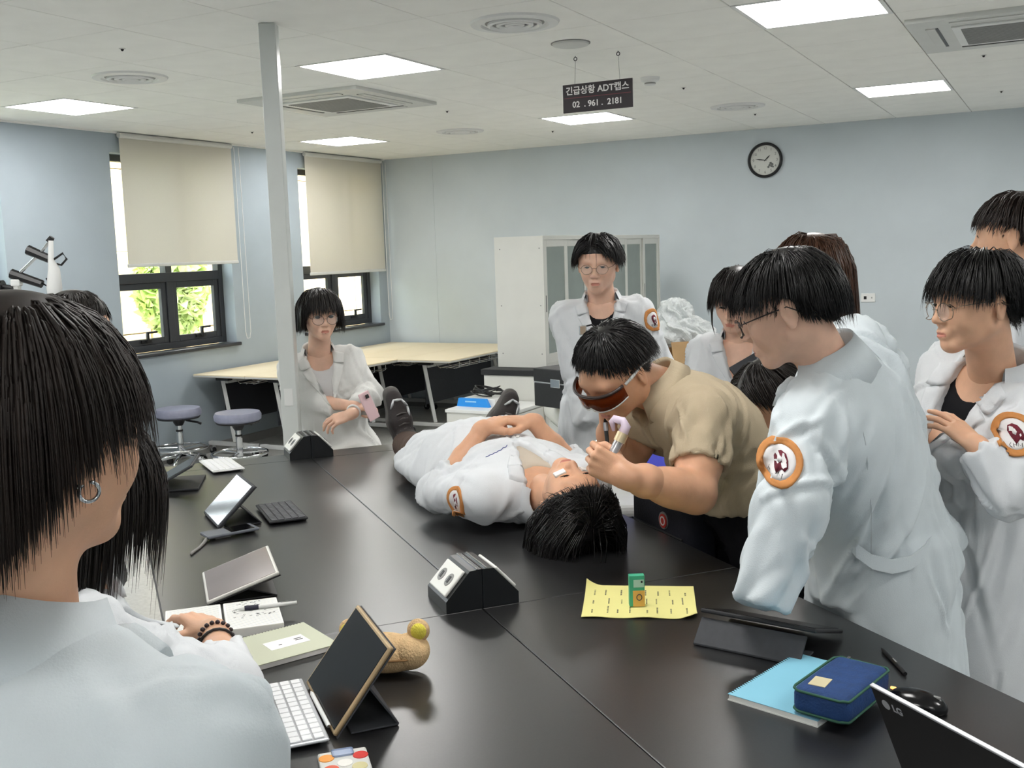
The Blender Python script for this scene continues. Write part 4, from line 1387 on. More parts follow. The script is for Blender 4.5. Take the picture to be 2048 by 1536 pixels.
def surface_nets(D):
    S = D < 0
    n = np.array(D.shape)
    cnt = np.zeros(n - 1, np.int8)
    for i in (0, 1):
        for j in (0, 1):
            for k in (0, 1):
                cnt += S[i:n[0] - 1 + i, j:n[1] - 1 + j, k:n[2] - 1 + k]
    act = np.argwhere((cnt > 0) & (cnt < 8))
    if len(act) == 0:
        return np.zeros((0, 3)), np.zeros((0, 4), int)
    idx = np.full(n - 1, -1, np.int32)
    idx[act[:, 0], act[:, 1], act[:, 2]] = np.arange(len(act))
    pos = np.zeros((len(act), 3))
    wt = np.zeros(len(act))
    for axis in range(3):
        o = [a for a in range(3) if a != axis]
        for p in (0, 1):
            for q in (0, 1):
                c0 = np.zeros(3, int)
                c0[o[0]], c0[o[1]] = p, q
                c1 = c0.copy()
                c1[axis] = 1
                A, B = act + c0, act + c1
                d0 = D[A[:, 0], A[:, 1], A[:, 2]]
                d1 = D[B[:, 0], B[:, 1], B[:, 2]]
                m = (d0 < 0) != (d1 < 0)
                t = np.where(m, d0 / np.where(m, d0 - d1, 1), 0)
                pt = c0 + (c1 - c0) * t[:, None]
                pos += pt * m[:, None]
                wt += m
    V = act + pos / wt[:, None]
    quads = []
    for axis in range(3):
        o = [a for a in range(3) if a != axis]
        s0 = [slice(None)] * 3
        s1 = [slice(None)] * 3
        s0[axis], s1[axis] = slice(0, n[axis] - 1), slice(1, n[axis])
        A, B = S[tuple(s0)], S[tuple(s1)]
        E_ = np.argwhere(A != B)
        E_ = E_[(E_[:, o[0]] > 0) & (E_[:, o[1]] > 0) & (E_[:, o[0]] < n[o[0]] - 1) & (E_[:, o[1]] < n[o[1]] - 1)]
        if not len(E_):
            continue
        ins = A[E_[:, 0], E_[:, 1], E_[:, 2]]
        def cell(dp, dq):
            c = E_.copy()
            c[:, o[0]] -= dp
            c[:, o[1]] -= dq
            return idx[c[:, 0], c[:, 1], c[:, 2]]
        q = np.stack([cell(1, 1), cell(0, 1), cell(0, 0), cell(1, 0)], 1)
        flip = ins if axis != 1 else ~ins
        q[~flip] = q[~flip][:, ::-1]
        quads.append(q)
    Q = np.concatenate(quads)
    return V, Q[(Q >= 0).all(1)]


def vnormals(V, Q):
    N = np.zeros_like(V)
    c = np.cross(V[Q[:, 2]] - V[Q[:, 0]], V[Q[:, 3]] - V[Q[:, 1]])
    for k in range(4):
        np.add.at(N, Q[:, k], c)
    return N / (np.linalg.norm(N, axis=1)[:, None] + 1e-12)


def relax(V, Q, it=2, lam=0.5):
    a = np.concatenate([Q[:, [0, 1]], Q[:, [1, 2]], Q[:, [2, 3]], Q[:, [3, 0]]])
    for _ in range(it):
        S = np.zeros_like(V)
        c = np.zeros(len(V))
        np.add.at(S, a[:, 0], V[a[:, 1]])
        np.add.at(c, a[:, 0], 1)
        np.add.at(S, a[:, 1], V[a[:, 0]])
        np.add.at(c, a[:, 1], 1)
        V = V + lam * (S / np.maximum(c, 1)[:, None] - V)
    return V


def np_mesh(name, V, Q, mi=None):
    me = bpy.data.meshes.new(name)
    n, m, k = len(V), len(Q), Q.shape[1] if len(Q) else 4
    me.vertices.add(n)
    me.vertices.foreach_set('co', np.ascontiguousarray(V, np.float32).ravel())
    me.loops.add(m * k)
    me.loops.foreach_set('vertex_index', np.ascontiguousarray(Q, np.int32).ravel())
    me.polygons.add(m)
    me.polygons.foreach_set('loop_start', np.arange(0, m * k, k, dtype=np.int32))
    me.polygons.foreach_set('loop_total', np.full(m, k, np.int32))
    if mi is not None:
        me.polygons.foreach_set('material_index', np.ascontiguousarray(mi, np.int32))
    me.update(calc_edges=True)
    me.polygons.foreach_set('use_smooth', [True] * m)
    me.validate()
    return me


def creases(V, N, n, seed, down=(0, 0, -1), amp=0.005, wid=0.013, length=0.14, spread=0.6, region=None):
    """cloth wrinkles: long shallow ridges and valleys lying along the surface, mostly towards `down`"""
    rg = np.random.default_rng(seed)
    out = np.zeros(len(V))
    cand = np.arange(len(V)) if region is None else np.nonzero(region)[0]
    if len(cand) == 0:
        return out
    g = _n(down)
    for i in rg.choice(cand, n):
        c, nr = V[i], N[i]
        t = g - nr * (g @ nr)
        if np.linalg.norm(t) < 0.15:
            t = np.cross(nr, rg.normal(size=3))
        t = _n(t)
        s = np.cross(nr, t)
        a = rg.normal() * spread
        d, e = t * math.cos(a) + s * math.sin(a), -t * math.sin(a) + s * math.cos(a)
        L = length * (0.5 + rg.random())
        w_ = wid * (0.6 + 0.9 * rg.random())
        q = V - c
        near = np.nonzero(np.abs(q).max(1) < L * 1.3)[0]
        q = q[near]
        al, ac, dn = q @ d, q @ e, q @ nr
        ac = ac + 0.10 * al * math.sin(i) + 0.8 * al * al * math.cos(i * 1.7)
        sg = (-1 if rg.random() < 0.55 else 1)
        prof = np.exp(-(ac / w_) ** 2) - 0.55 * np.exp(-((ac - 1.7 * w_) / w_) ** 2)
        val = sg * amp * (0.5 + rg.random()) * prof * np.exp(-(al / L * 1.6) ** 2) * (N[near] @ nr > 0.2) * (np.abs(dn) < 0.09)
        out[near] += val
    return out


def euler_m(yaw, pitch=0.0, roll=0.0):
    """columns: right, forward, up.  yaw turns left, pitch nods down, roll tips to the right (degrees)"""
    y, p, r = [math.radians(q) for q in (yaw, pitch, roll)]
    M = Matrix.Rotation(y, 3, 'Z') @ Matrix.Rotation(-p, 3, 'X') @ Matrix.Rotation(r, 3, 'Y')
    return np.array(M)

# ------------------------------------------------------------------ people
M_lip = mat('lips', (190, 126, 110), 0.45, var=0.05, vscale=60, sss=0.1)
M_eyew = mat('eye_white', (222, 218, 212), 0.25, var=0.02)
M_iris = mat('iris', (30, 22, 18), 0.15, var=0.05)


def skin(name, rgb):
    return mat('skin_' + name, rgb, 0.5, var=0.06, vscale=22, bump=0.05, bscale=300, sss=0.12)


SK1 = skin('light', (222, 180, 156))
SK2 = skin('mid', (214, 168, 138))
SK3 = skin('warm', (212, 162, 130))


def hair_mat(name, rgb, rough=0.34):
    return mat('hair_' + name, rgb, rough, var=0.25, vscale=90, stretch=(1, 1, 0.15), spec=0.45)


H_BLACK = hair_mat('black', (22, 20, 20))
H_SOFT = hair_mat('softblack', (30, 25, 23), 0.38)
H_BROWN = hair_mat('brown', (72, 46, 32), 0.36)
H_DKBR = hair_mat('darkbrown', (40, 30, 26), 0.36)
H_P1 = mat('hair_deepbrown', (34, 26, 22), 0.5, var=0.25, vscale=90, stretch=(1, 1, 0.15), spec=0.35)


def cloth_mat(name, rgb, bump=0.12):
    return mat('cloth_' + name, rgb, 0.85, var=0.025, vscale=14, bump=bump, bscale=420, spec=0.2)


C_WHITE = cloth_mat('white_coat', (216, 219, 222))
C_COOL = cloth_mat('cool_white_coat', (208, 216, 220))
C_GREYW = cloth_mat('greyish_coat', (214, 214, 211))
C_TEE = cloth_mat('black_tee', (24, 24, 27))
C_TEEW = cloth_mat('white_tee', (214, 212, 212))
C_TROU = cloth_mat('black_trousers', (22, 22, 26))
C_KHAKI = cloth_mat('khaki_polo', (182, 167, 142), 0.2)
C_BROWN = cloth_mat('brown_trousers', (82, 66, 58))
M_seam = mat('seam_thread', (196, 202, 206), 0.9, var=0.02)
M_btn = mat('coat_button', (214, 214, 210), 0.4, var=0.02)


class Fig:
    """one person; coordinates are given in the viewing-side frame, base on the floor"""

    def __init__(s, label, base, name='person', z=0.0):
        s.b = np.array([base[0], base[1], z])
        s.root = thing(name, label, 'person', VP(base[0], base[1], z), VROT, group='people around the table')

    def mesh(s, name, V, Q, m, parent=None, mi=None):
        me = np_mesh(name, np.asarray(V) - s.b, Q, mi)
        return link(name, me, m, parent or s.root)

    def mb(s, name, mb, m, parent=None, **k):
        mb.v = [tuple(np.array(p) - s.b) for p in mb.v]
        return mb.build(name, m, parent or s.root, **k)


def head_field(nb_l, fem=0.0, h=0.0034, neck_r=0.054):
    F = Field(h)
    jw = 1.0 - 0.08 * fem
    F.ell((0, -0.014, 0.034), (0.074, 0.093, 0.082), k=0.01)
    F.ell((0, 0.030, -0.026), (0.060 * jw, 0.060, 0.084), k=0.04)
    for s in (-1, 1):
        F.cap((s * 0.050 * jw, 0.005, -0.058), (s * 0.012, 0.066, -0.098), 0.020, 0.015, k=0.03)
        F.ell((s * 0.036, 0.055, -0.034), (0.026, 0.026, 0.030), k=0.025)
        F.ell((s * 0.055, 0.02, 0.01), (0.018, 0.035, 0.04), k=0.03)
    F.ell((0, 0.074, -0.099), (0.018, 0.014, 0.014), k=0.02)
    F.cap((-0.036, 0.076, 0.020), (0.036, 0.076, 0.020), 0.010, k=0.03)
    for s in (-1, 1):
        F.ell((s * 0.031, 0.100, 0.000), (0.019, 0.014, 0.010), k=0.014, op='s')
        F.ell((s * 0.031, 0.0765, -0.001), (0.0165, 0.0125, 0.0105), k=0.006)
    F.cap((0, 0.086, 0.010), (0, 0.104, -0.030), 0.0065, 0.0085, k=0.016)
    F.ell((0, 0.106, -0.036), (0.0105, 0.010, 0.009), k=0.010)
    for s in (-1, 1):
        F.ell((s * 0.0125, 0.096, -0.040), (0.0075, 0.009, 0.0068), k=0.007)
        F.ell((s * 0.0065, 0.105, -0.0465), (0.003, 0.004, 0.002), k=0.003, op='s')
    F.ell((0, 0.086, -0.068), (0.024, 0.012, 0.016), k=0.016)
    F.cap((-0.013, 0.0945, -0.0660), (0.013, 0.0945, -0.0660), 0.0042, k=0.006)
    F.cap((-0.011, 0.0945, -0.0765), (0.011, 0.0945, -0.0765), 0.0050, k=0.006)
    F.cap((-0.022, 0.097, -0.0712), (0.022, 0.097, -0.0712), 0.0016, k=0.003, op='s')
    for s in (-1, 1):
        ax = np.array([[0.93, s * -0.36 * 1, 0.0], [s * 0.36, 0.93, 0.0], [0, 0, 1.0]])
        c = np.array([s * 0.080, -0.014, -0.010])
        F.ell(c, (0.0065, 0.018, 0.031), M=ax, k=0.008)
        F.ell(c + np.array([s * 0.008, 0.003, 0.002]), (0.006, 0.010, 0.019), M=ax, k=0.004, op='s')
        F.ell(c + np.array([s * 0.001, 0.003, -0.026]), (0.006, 0.008, 0.009), k=0.006)
    F.cap((0, -0.022, -0.05), nb_l, neck_r * (1 - 0.08 * fem), neck_r * 1.08, k=0.03)
    return F


def head_dist(P, nb_l):
    """distance to a plain head shape for combing hair; P is (N,3) in the head frame"""
    X, Y, Z = P[:, 0], P[:, 1], P[:, 2]
    d = f_ell((0, -0.014, 0.034), (0.076, 0.095, 0.084))[0](X, Y, Z)
    d = smin(d, f_ell((0, 0.030, -0.026), (0.062, 0.062, 0.086))[0](X, Y, Z), 0.03)
    d = smin(d, f_cap((0, -0.022, -0.05), nb_l, 0.056, 0.060)[0](X, Y, Z), 0.03)
    for s in (-1, 1):
        d = smin(d, f_ell((s * 0.082, -0.014, -0.010), (0.010, 0.020, 0.032))[0](X, Y, Z), 0.01)
    return d


def hair(fig, M, c, nb_l, m, style, seed=0, n=1800, r=0.0016, parent=None):
    """cap plus combed strands. style: front/temple/side/back cut levels in the head frame, part, lift, puff"""
    rg = np.random.default_rng(seed)
    st = dict(front=0.012, temple=0.0, side=-0.03, back=-0.075, part=None, lift=0.35, puff=0.014, jit=0.012, crown=(0.0, -0.035, 0.12),
              grav=0.55, hair_front=0.075, step=0.010, steps=34, sweep=0.0, shoulder=None, curl=0.0, cap=True)
    st.update(style)
    cen, rad = np.array([0, -0.014, 0.034]), np.array([0.075, 0.094, 0.083])
    roots = []
    while len(roots) < n:
        d = rg.normal(size=(4 * n, 3))
        d /= np.linalg.norm(d, axis=1)[:, None]
        p = cen + d * rad
        ok = (p[:, 2] > np.interp(p[:, 1], [-0.11, -0.06, -0.03, 0.02, 0.05, 0.07], [-0.055, -0.05, 0.0, 0.025, 0.055, st['hair_front']]))
        roots += list(p[ok])
    P = np.array(roots[:n])
    g = M.T @ np.array([0, 0, -1.0])
    g = _n(g * st['grav'] * 1.4 + np.array([0, 0, -1.0]) * 0.35) if st['grav'] > 0 else np.array([0, 0, -1.0])

    def grad(Q):
        e = 0.002
        G = np.stack([head_dist(Q + np.eye(3)[i] * e, nb_l) - head_dist(Q - np.eye(3)[i] * e, nb_l) for i in range(3)], 1)
        return G / (np.linalg.norm(G, axis=1)[:, None] + 1e-9)
    N = grad(P)
    cr = np.array(st['crown'])
    away = P - cr
    if st['part'] is not None:
        fr = np.clip((P[:, 1] + 0.02) / 0.06, 0, 1)
        sd = np.sign(P[:, 0] - st['part'])
        side = np.stack([sd * 1.0, 0.25 * np.ones(n), -0.35 * np.ones(n)], 1) * 0.1
        away = away * (1 - fr[:, None]) + side * fr[:, None]
    away += np.array([st['sweep'], 0, 0]) * np.clip(P[:, 1:2] / 0.05, 0, 1) * 0.1
    away -= N * (away * N).sum(1)[:, None]
    away /= np.linalg.norm(away, axis=1)[:, None] + 1e-6
    D = away * 0.9 + N * st['lift'] * (0.6 + 0.8 * rg.random((n, 1)))
    D /= np.linalg.norm(D, axis=1)[:, None]
    lay = st['puff'] * (0.25 + 0.75 * rg.random(n))
    alive = np.ones(n, bool)
    pts = [P.copy()]
    jit = rg.normal(size=n) * st['jit']
    knots = [0, 36, 60, 90, 128, 180]
    lv = [st['front'], st['front'], st['temple'], st['side'], st.get('mid', 0.5 * (st['side'] + st['back'])), st['back']]
    wob = rg.random(n) * 6.28
    for k in range(st['steps']):
        tgt = away * max(0.0, 1.0 - k * 0.11) + g * (0.25 + 0.09 * k)
        if st['curl']:
            tgt = tgt + st['curl'] * np.stack([np.sin(k * 0.7 + wob), np.cos(k * 0.6 + wob), 0 * wob], 1)
        D = D * 0.72 + 0.28 * tgt / (np.linalg.norm(tgt, axis=1)[:, None] + 1e-6)
        D /= np.linalg.norm(D, axis=1)[:, None]
        Q = P + D * st['step']
        dd = head_dist(Q, nb_l)
        lo = lay * min(1.0, 0.35 + k * 0.12)
        push = np.maximum(lo - dd, 0)
        Gq = grad(Q)
        Q = Q + Gq * push[:, None]
        mv = Q - P
        D = mv / (np.linalg.norm(mv, axis=1)[:, None] + 1e-9)
        az = np.degrees(np.abs(np.arctan2(Q[:, 0], Q[:, 1] + 0.01)))
        level = np.interp(az, knots, lv) + jit
        stop = (Q[:, 2] < level) & (k > 2)
        P = np.where((alive & ~stop)[:, None], Q, P)
        alive &= ~stop
        pts.append(P.copy())
        if not alive.any():
            break
    A = np.stack(pts, 1)                     # n, k, 3
    sl = np.linalg.norm(np.diff(A, axis=1), axis=2)
    cl = np.concatenate([np.zeros((n, 1)), np.cumsum(sl, 1)], 1)
    K = st.get('pts', 6)
    B = np.zeros((n, K, 3))
    for q in range(K):                       # resample every strand evenly along its own length
        tq = cl[:, -1] * (q / (K - 1)) * 0.9999
        ix = np.minimum((cl <= tq[:, None]).sum(1) - 1, A.shape[1] - 2)
        rw = np.arange(n)
        fr = (tq - cl[rw, ix]) / np.maximum(cl[rw, ix + 1] - cl[rw, ix], 1e-9)
        B[:, q] = A[rw, ix] + (A[rw, ix + 1] - A[rw, ix]) * fr[:, None]
    A = B
    Td = np.gradient(A, axis=1)
    Td /= np.linalg.norm(Td, axis=2)[:, :, None] + 1e-9
    ref = grad(A.reshape(-1, 3)).reshape(A.shape)
    U = np.cross(Td, ref)
    U /= np.linalg.norm(U, axis=2)[:, :, None] + 1e-9
    W = np.cross(U, Td)
    tp = np.linspace(0, 1, K)
    rad_ = r * (0.7 + 0.6 * rg.random(n))[:, None] * (1.0 - 0.9 * tp ** 1.8)[None, :]
    V = []
    for a in (0, 2.094, 4.189):
        V.append(A + (U * (1.7 * math.cos(a)) + W * math.sin(a)) * rad_[:, :, None])
    V = np.stack(V, 2).reshape(-1, 3)        # n*K*3
    base = (np.arange(n)[:, None] * K + np.arange(K - 1)[None, :]) * 3
    qs = []
    for a in range(3):
        b_ = (a + 1) % 3
        qs.append(np.stack([base + a, base + b_, base + 3 + b_, base + 3 + a], -1).reshape(-1, 4))
    Q = np.concatenate(qs)
    if st['cap']:
        F = Field(0.006)
        F.ell((0, -0.016, 0.036), (0.080, 0.099, 0.088), k=0.0)
        F.ell((0, 0.128, -0.05), (0.078, 0.075, 0.115), k=0.012, op='s')
        for s in (-1, 1):
            F.ell((s * 0.09, 0.03, -0.04), (0.045, 0.05, 0.062), k=0.012, op='s')
        F.box((0, 0.0, -0.14), (0.2, 0.2, 0.085), k=0.01, op='s')
        v2, q2 = F.mesh()
        Q = np.concatenate([Q, q2 + len(V)])
        V = np.concatenate([V, v2])
    return fig.mesh('hair', V @ M.T + c, Q, m, parent)


def eyes(fig, M, c, closed=0.4, brow=H_BLACK, gaze=(0, 1, -0.2)):
    gz = _n(gaze)
    for s in (-1, 1):
        e = np.array([s * 0.031, 0.0775, -0.001])
        mb = MB()
        R = 0.0118
        # eyeball: lat-long sphere about the gaze axis, iris on the front rings
        u = _n(np.cross(gz, [0, 0, 1]))
        v = np.cross(u, gz)
        vs, fs, mi = [], [], []
        nl, nr = 14, 9
        for i in range(nr + 1):
            th = math.pi * 0.5 * i / nr
            for k in range(nl):
                a = 2 * math.pi * k / nl
                q = gz * math.cos(th) + (u * math.cos(a) + v * math.sin(a)) * math.sin(th)
                vs.append(c + M @ (e + q * np.array([R * 1.25, R, R * (1 - 0.45 * closed)])))
        for i in range(nr):
            for k in range(nl):
                fs.append((i * nl + k, i * nl + (k + 1) % nl, (i + 1) * nl + (k + 1) % nl, (i + 1) * nl + k))
                mi.append(1 if i < 5 else 0)
        mb.raw(vs, fs)
        mb.m = mi
        fig.mb('eye', mb, [M_eyew, M_iris], smooth=True)
        lash = [(-0.0165, 0.0835, -0.002), (-0.009, 0.0885, 0.0035), (0.0, 0.0905, 0.0048), (0.009, 0.0885, 0.0035), (0.0165, 0.0825, -0.002)]
        lash = [(s * 0.031 + x, y - 0.0005, z - 0.0075 * closed) for x, y, z in lash]
        fig.mb('lash_line', MB().tube([c + M @ np.array(p) for p in lash], [0.0006, 0.0014, 0.0016, 0.0014, 0.0006], 5), M_iris, smooth=True)
        bw = [(s * 0.012, 0.0875, 0.019), (s * 0.024, 0.0885, 0.0225), (s * 0.036, 0.082, 0.0235), (s * 0.047, 0.071, 0.019)]
        fig.mb('eyebrow', MB().tube([c + M @ np.array(p) for p in bw], [0.002, 0.003, 0.0028, 0.001], 6), brow, smooth=True)


def glasses(fig, M, c, m, rx=0.024, rz=0.020, rr=0.0011, rimless=False, down=0.0):
    g = MB()
    for s in (-1, 1):
        ring = [(s * 0.033 + rx * math.cos(a), 0.106 - 0.12 * abs(rx * math.cos(a) * s + 0.0) * 0 - (0.010 * (s * math.cos(a) > 0.6)), -0.006 - down + rz * math.sin(a)) for a in np.linspace(0, 2 * math.pi, 25)[:-1]]
        g.tube([c + M @ np.array(p) for p in ring], rr, 6, closed=True)
        tm = [(s * 0.057, 0.099, -0.001 - down), (s * 0.072, 0.085, 0.0), (s * 0.080, 0.03, 0.003), (s * 0.083, -0.015, 0.004), (s * 0.083, -0.032, -0.01)]
        g.tube([c + M @ np.array(p) for p in tm], rr * 0.9, 6)
    g.tube([c + M @ np.array(p) for p in [(-0.010, 0.108, -0.002 - down), (0, 0.111, 0.001 - down), (0.010, 0.108, -0.002 - down)]], rr, 6)
    o = fig.mb('glasses', g, m, smooth=True)
    for s in (-1, 1):
        l = MB()
        pts = [(s * 0.033 + rx * 0.97 * math.cos(a), 0.1055, -0.006 - down + rz * 0.97 * math.sin(a)) for a in np.linspace(0, 2 * math.pi, 25)[:-1]]
        vs = [c + M @ np.array(p) for p in pts] + [c + M @ (np.array(p) + np.array([0, 0.001, 0])) for p in pts]
        l.raw(vs, [tuple(range(24)), tuple(range(24, 48))[::-1]] + [(i, (i + 1) % 24, 24 + (i + 1) % 24, 24 + i) for i in range(24)])
        fig.mb('lens', l, M_lens, o)
    return o


M_lens = mat('spectacle_lens', (236, 240, 240), 0.03, alpha=0.07, var=0.002)
M_wire = mat('spectacle_wire', (150, 132, 116), 0.25, metal=0.8, var=0.03)
M_darkw = mat('spectacle_dark', (50, 40, 38), 0.3, var=0.05)


def hand_mesh(wrist, elbow, fdir, palm, side, curl, thumb=0.5, r_w=0.026, r_e=0.038, spread=0.0, fore=1.0, sc=1.0, h=0.0040):
    """hand with forearm. fdir: wrist to knuckles, palm: out of the palm, side: +1 left hand, -1 right hand.
    curl: four (a1,a2,a3) joint bends in degrees, index to little"""
    Y = _n(fdir)
    Z = -_n(np.asarray(palm, float) - Y * (np.asarray(palm, float) @ Y))
    X = np.cross(Y, Z)
    R = np.stack([X, Y, Z], 1)
    wrist = np.asarray(wrist, float)
    F = Field(h)
    t = side
    kx = [0.030, 0.0105, -0.0095, -0.0285]
    ky = [0.084, 0.088, 0.084, 0.076]
    ln = [(0.042, 0.026, 0.021), (0.046, 0.029, 0.022), (0.043, 0.027, 0.021), (0.034, 0.021, 0.019)]
    F.ell((0, 0.045, -0.004), (0.036, 0.046, 0.0135), k=0.012)
    for i in range(4):
        a = np.array([t * kx[i] * 0.6, 0.006, 0.0])
        b = np.array([t * kx[i], ky[i], 0.002 - 0.003 * abs(i - 1)])
        F.cap(a, b, 0.0125, 0.0105, k=0.010)
        ang = 0.0
        p = b
        sp = math.radians(spread) * (1.5 - i) * t
        for j in range(3):
            ang += math.radians(curl[i][j])
            d = np.array([math.sin(sp) * math.cos(ang), math.cos(sp) * math.cos(ang), -math.sin(ang)])
            q = p + d * ln[i][j]
            rr = [0.0092, 0.0084, 0.0074, 0.0062]
            s_ = 0.92 if i == 3 else 1.0
            F.cap(p, q, rr[j] * s_, rr[j + 1] * s_, k=0.0035)
            p = q
    c = thumb
    tb = [np.array([t * 0.020, 0.016, -0.006]), np.array([t * (0.050 - 0.016 * c), 0.046, -0.014 - 0.020 * c]),
          np.array([t * (0.066 - 0.036 * c), 0.076, -0.020 - 0.026 * c]), np.array([t * (0.072 - 0.062 * c), 0.098, -0.022 - 0.026 * c])]
    for j in range(3):
        F.cap(tb[j], tb[j + 1], [0.0145, 0.0115, 0.0100][j], [0.0115, 0.0100, 0.0078][j], k=0.008)
    el = R.T @ (np.asarray(elbow, float) - wrist) / sc
    e2 = el * fore
    F.cap((0, 0.01, 0), (0, -0.012, 0), r_w * 0.95, r_w, k=0.012)
    F.cap((0, 0.0, 0), e2 * 0.45, r_w * 0.98, r_w + (r_e - r_w) * 0.75 * min(1, 2 * 0.45), k=0.012)
    F.cap(e2 * 0.45, e2, r_w + (r_e - r_w) * 0.75, r_w + (r_e - r_w) * fore, k=0.012)
    V, Q = F.mesh()
    return V * sc @ R.T + wrist, Q


CURL_REST = [(18, 22, 14), (22, 26, 16), (26, 30, 18), (30, 32, 20)]
CURL_GRIP = [(62, 70, 40), (68, 74, 42), (72, 76, 44), (74, 78, 44)]
CURL_FLAT = [(6, 8, 5), (6, 8, 5), (8, 10, 6), (10, 12, 8)]


def join(parts):
    V, Q, o = [], [], 0
    for v, q in parts:
        V.append(v)
        Q.append(q + o)
        o += len(v)
    return np.concatenate(V), np.concatenate(Q)


def build_head(c, M, nb, fem=0.0, h=0.0034, sc=1.0, neck_r=0.054):
    nb_l = M.T @ (np.asarray(nb, float) - c) / sc
    V, Q = head_field(nb_l, fem, h, neck_r).mesh()
    V = relax(V, Q, 1, 0.35)
    fc = V[Q].mean(1)
    lip = (np.abs(fc[:, 2] + 0.0715) < 0.0078 * np.sqrt(np.maximum(0, 1 - (fc[:, 0] / 0.020) ** 2))) & (fc[:, 1] > 0.088)
    return V * sc @ M.T + c, Q, lip.astype(int), nb_l


class Garment:
    """a solid garment with wrinkles; keeps a BVH so that trims can be laid on it"""

    def __init__(s, fig, name, F, m, fold=60, seed=0, amp=0.005, wid=0.013, length=0.14, down=(0, 0, -1), spread=0.6, extra=(), smooth=1, parent=None):
        V, Q = F.mesh()
        if smooth:
            V = relax(V, Q, smooth, 0.4)
        N = vnormals(V, Q)
        d = creases(V, N, fold, seed, down, amp, wid, length, spread) if fold else np.zeros(len(V))
        for (c, rad, n, am, wd, ln, dn, sp) in extra:
            reg = ((V - np.asarray(c)) ** 2).sum(1) < rad * rad
            d += creases(V, N, n, seed + 77 + n, dn, am, wd, ln, sp, reg)
        V = V + N * np.clip(d, -0.022, 0.022)[:, None]
        s.fig = fig
        s.o = fig.mesh(name, V, Q, m, parent)
        from mathutils.bvhtree import BVHTree
        s.bvh = BVHTree.FromPolygons([tuple(v) for v in V], [tuple(int(i) for i in q) for q in Q])

    def hit(s, p, d):
        loc, nrm, i, dist = s.bvh.ray_cast(Vector(p), Vector(d), 2.0)
        if loc is None:
            loc, nrm, i, dist = s.bvh.find_nearest(Vector(p))
        nrm = np.array(nrm)
        if nrm @ np.asarray(d) > 0:
            nrm = -nrm
        return np.array(loc), nrm

    def patch(s, name, m, o, d, ax, ay, pts, tris, off=0.003, th=0.0015, parent=None, label=None):
        """lay a flat outline (points in the ax/ay plane) on the cloth along d"""
        o, d, ax, ay = [np.asarray(q, float) for q in (o, d, ax, ay)]
        top, bot = [], []
        c0, n0 = s.hit(o - d * 0.25, d)
        for (x, y) in pts:
            q = o + ax * x + ay * y - d * 0.25
            p, nr = s.hit(q, d)
            lat = (p - q) - d * ((p - q) @ d)
            if abs((p - c0) @ d) > 0.022 + 0.9 * math.hypot(x, y) or np.linalg.norm(lat) > 0.004:
                p = q + d * (((c0 - q) @ n0) / min(-0.35, d @ n0))
                nr = n0
            top.append(p - d * (off + th) * 0.6 + nr * (off + th) * 0.4)
            bot.append(p + d * 0.004)
        n = len(pts)
        mb = MB()
        fs = [tuple(t) for t in tris]
        edges = {}
        for t in fs:
            for i in range(len(t)):
                e = (t[i], t[(i + 1) % len(t)])
                edges[e] = edges.get(e, 0) + 1
        rim = [e for e in edges if (e[1], e[0]) not in edges]
        mb.raw(top + bot, fs + [(b, a, n + a, n + b) for a, b in rim])
        return s.fig.mb(name, mb, m, parent or s.o, smooth=True)

    def ring_patch(s, name, m, o, d, ax, ay, r0, r1, n=28, rings=3, off=0.004, parent=None):
        pts, fs = [], []
        for j in range(rings + 1):
            r = r0 + (r1 - r0) * j / rings
            for k in range(n):
                a = 2 * math.pi * k / n
                pts.append((r * math.cos(a), r * math.sin(a)))
        for j in range(rings):
            for k in range(n):
                fs.append((j * n + k, j * n + (k + 1) % n, (j + 1) * n + (k + 1) % n, (j + 1) * n + k))
        return s.patch(name, m, o, d, ax, ay, pts, fs, off, parent=parent)

    def quad_patch(s, name, m, o, d, ax, ay, corners, nu=6, nv=6, off=0.003, th=0.0015, parent=None):
        c = [np.array(q, float) for q in corners]
        pts, fs = [], []
        for j in range(nv + 1):
            for i in range(nu + 1):
                u, v = i / nu, j / nv
                q = c[0] * (1 - u) * (1 - v) + c[1] * u * (1 - v) + c[2] * u * v + c[3] * (1 - u) * v
                pts.append((q[0], q[1]))
        for j in range(nv):
            for i in range(nu):
                a = j * (nu + 1) + i
                fs.append((a, a + 1, a + nu + 2, a + nu + 1))
        return s.patch(name, m, o, d, ax, ay, pts, fs, off, th, parent)

    def line(s, name, m, o, d, ax, ay, pts, r=0.0012, off=0.001, parent=None):
        out = []
        o, d, ax, ay = [np.asarray(q, float) for q in (o, d, ax, ay)]
        c0, n0 = s.hit(o - d * 0.25, d)
        for (x, y) in pts:
            q = o + ax * x + ay * y - d * 0.25
            p, nr = s.hit(q, d)
            lat = (p - q) - d * ((p - q) @ d)
            if abs((p - c0) @ d) > 0.022 + 0.9 * math.hypot(x, y) or np.linalg.norm(lat) > 0.004:
                p = q + d * (((c0 - q) @ n0) / min(-0.35, d @ n0))
            out.append(p - d * off)
        return s.fig.mb(name, MB().tube(out, r, 5), m, parent or s.o, smooth=True)


M_ringo = mat('patch_orange', (196, 132, 74), 0.8, var=0.05, vscale=80)
M_inner = mat('patch_white', (226, 224, 224), 0.8, var=0.02)
M_mane = mat('patch_maroon', (104, 26, 44), 0.8, var=0.2, vscale=120)


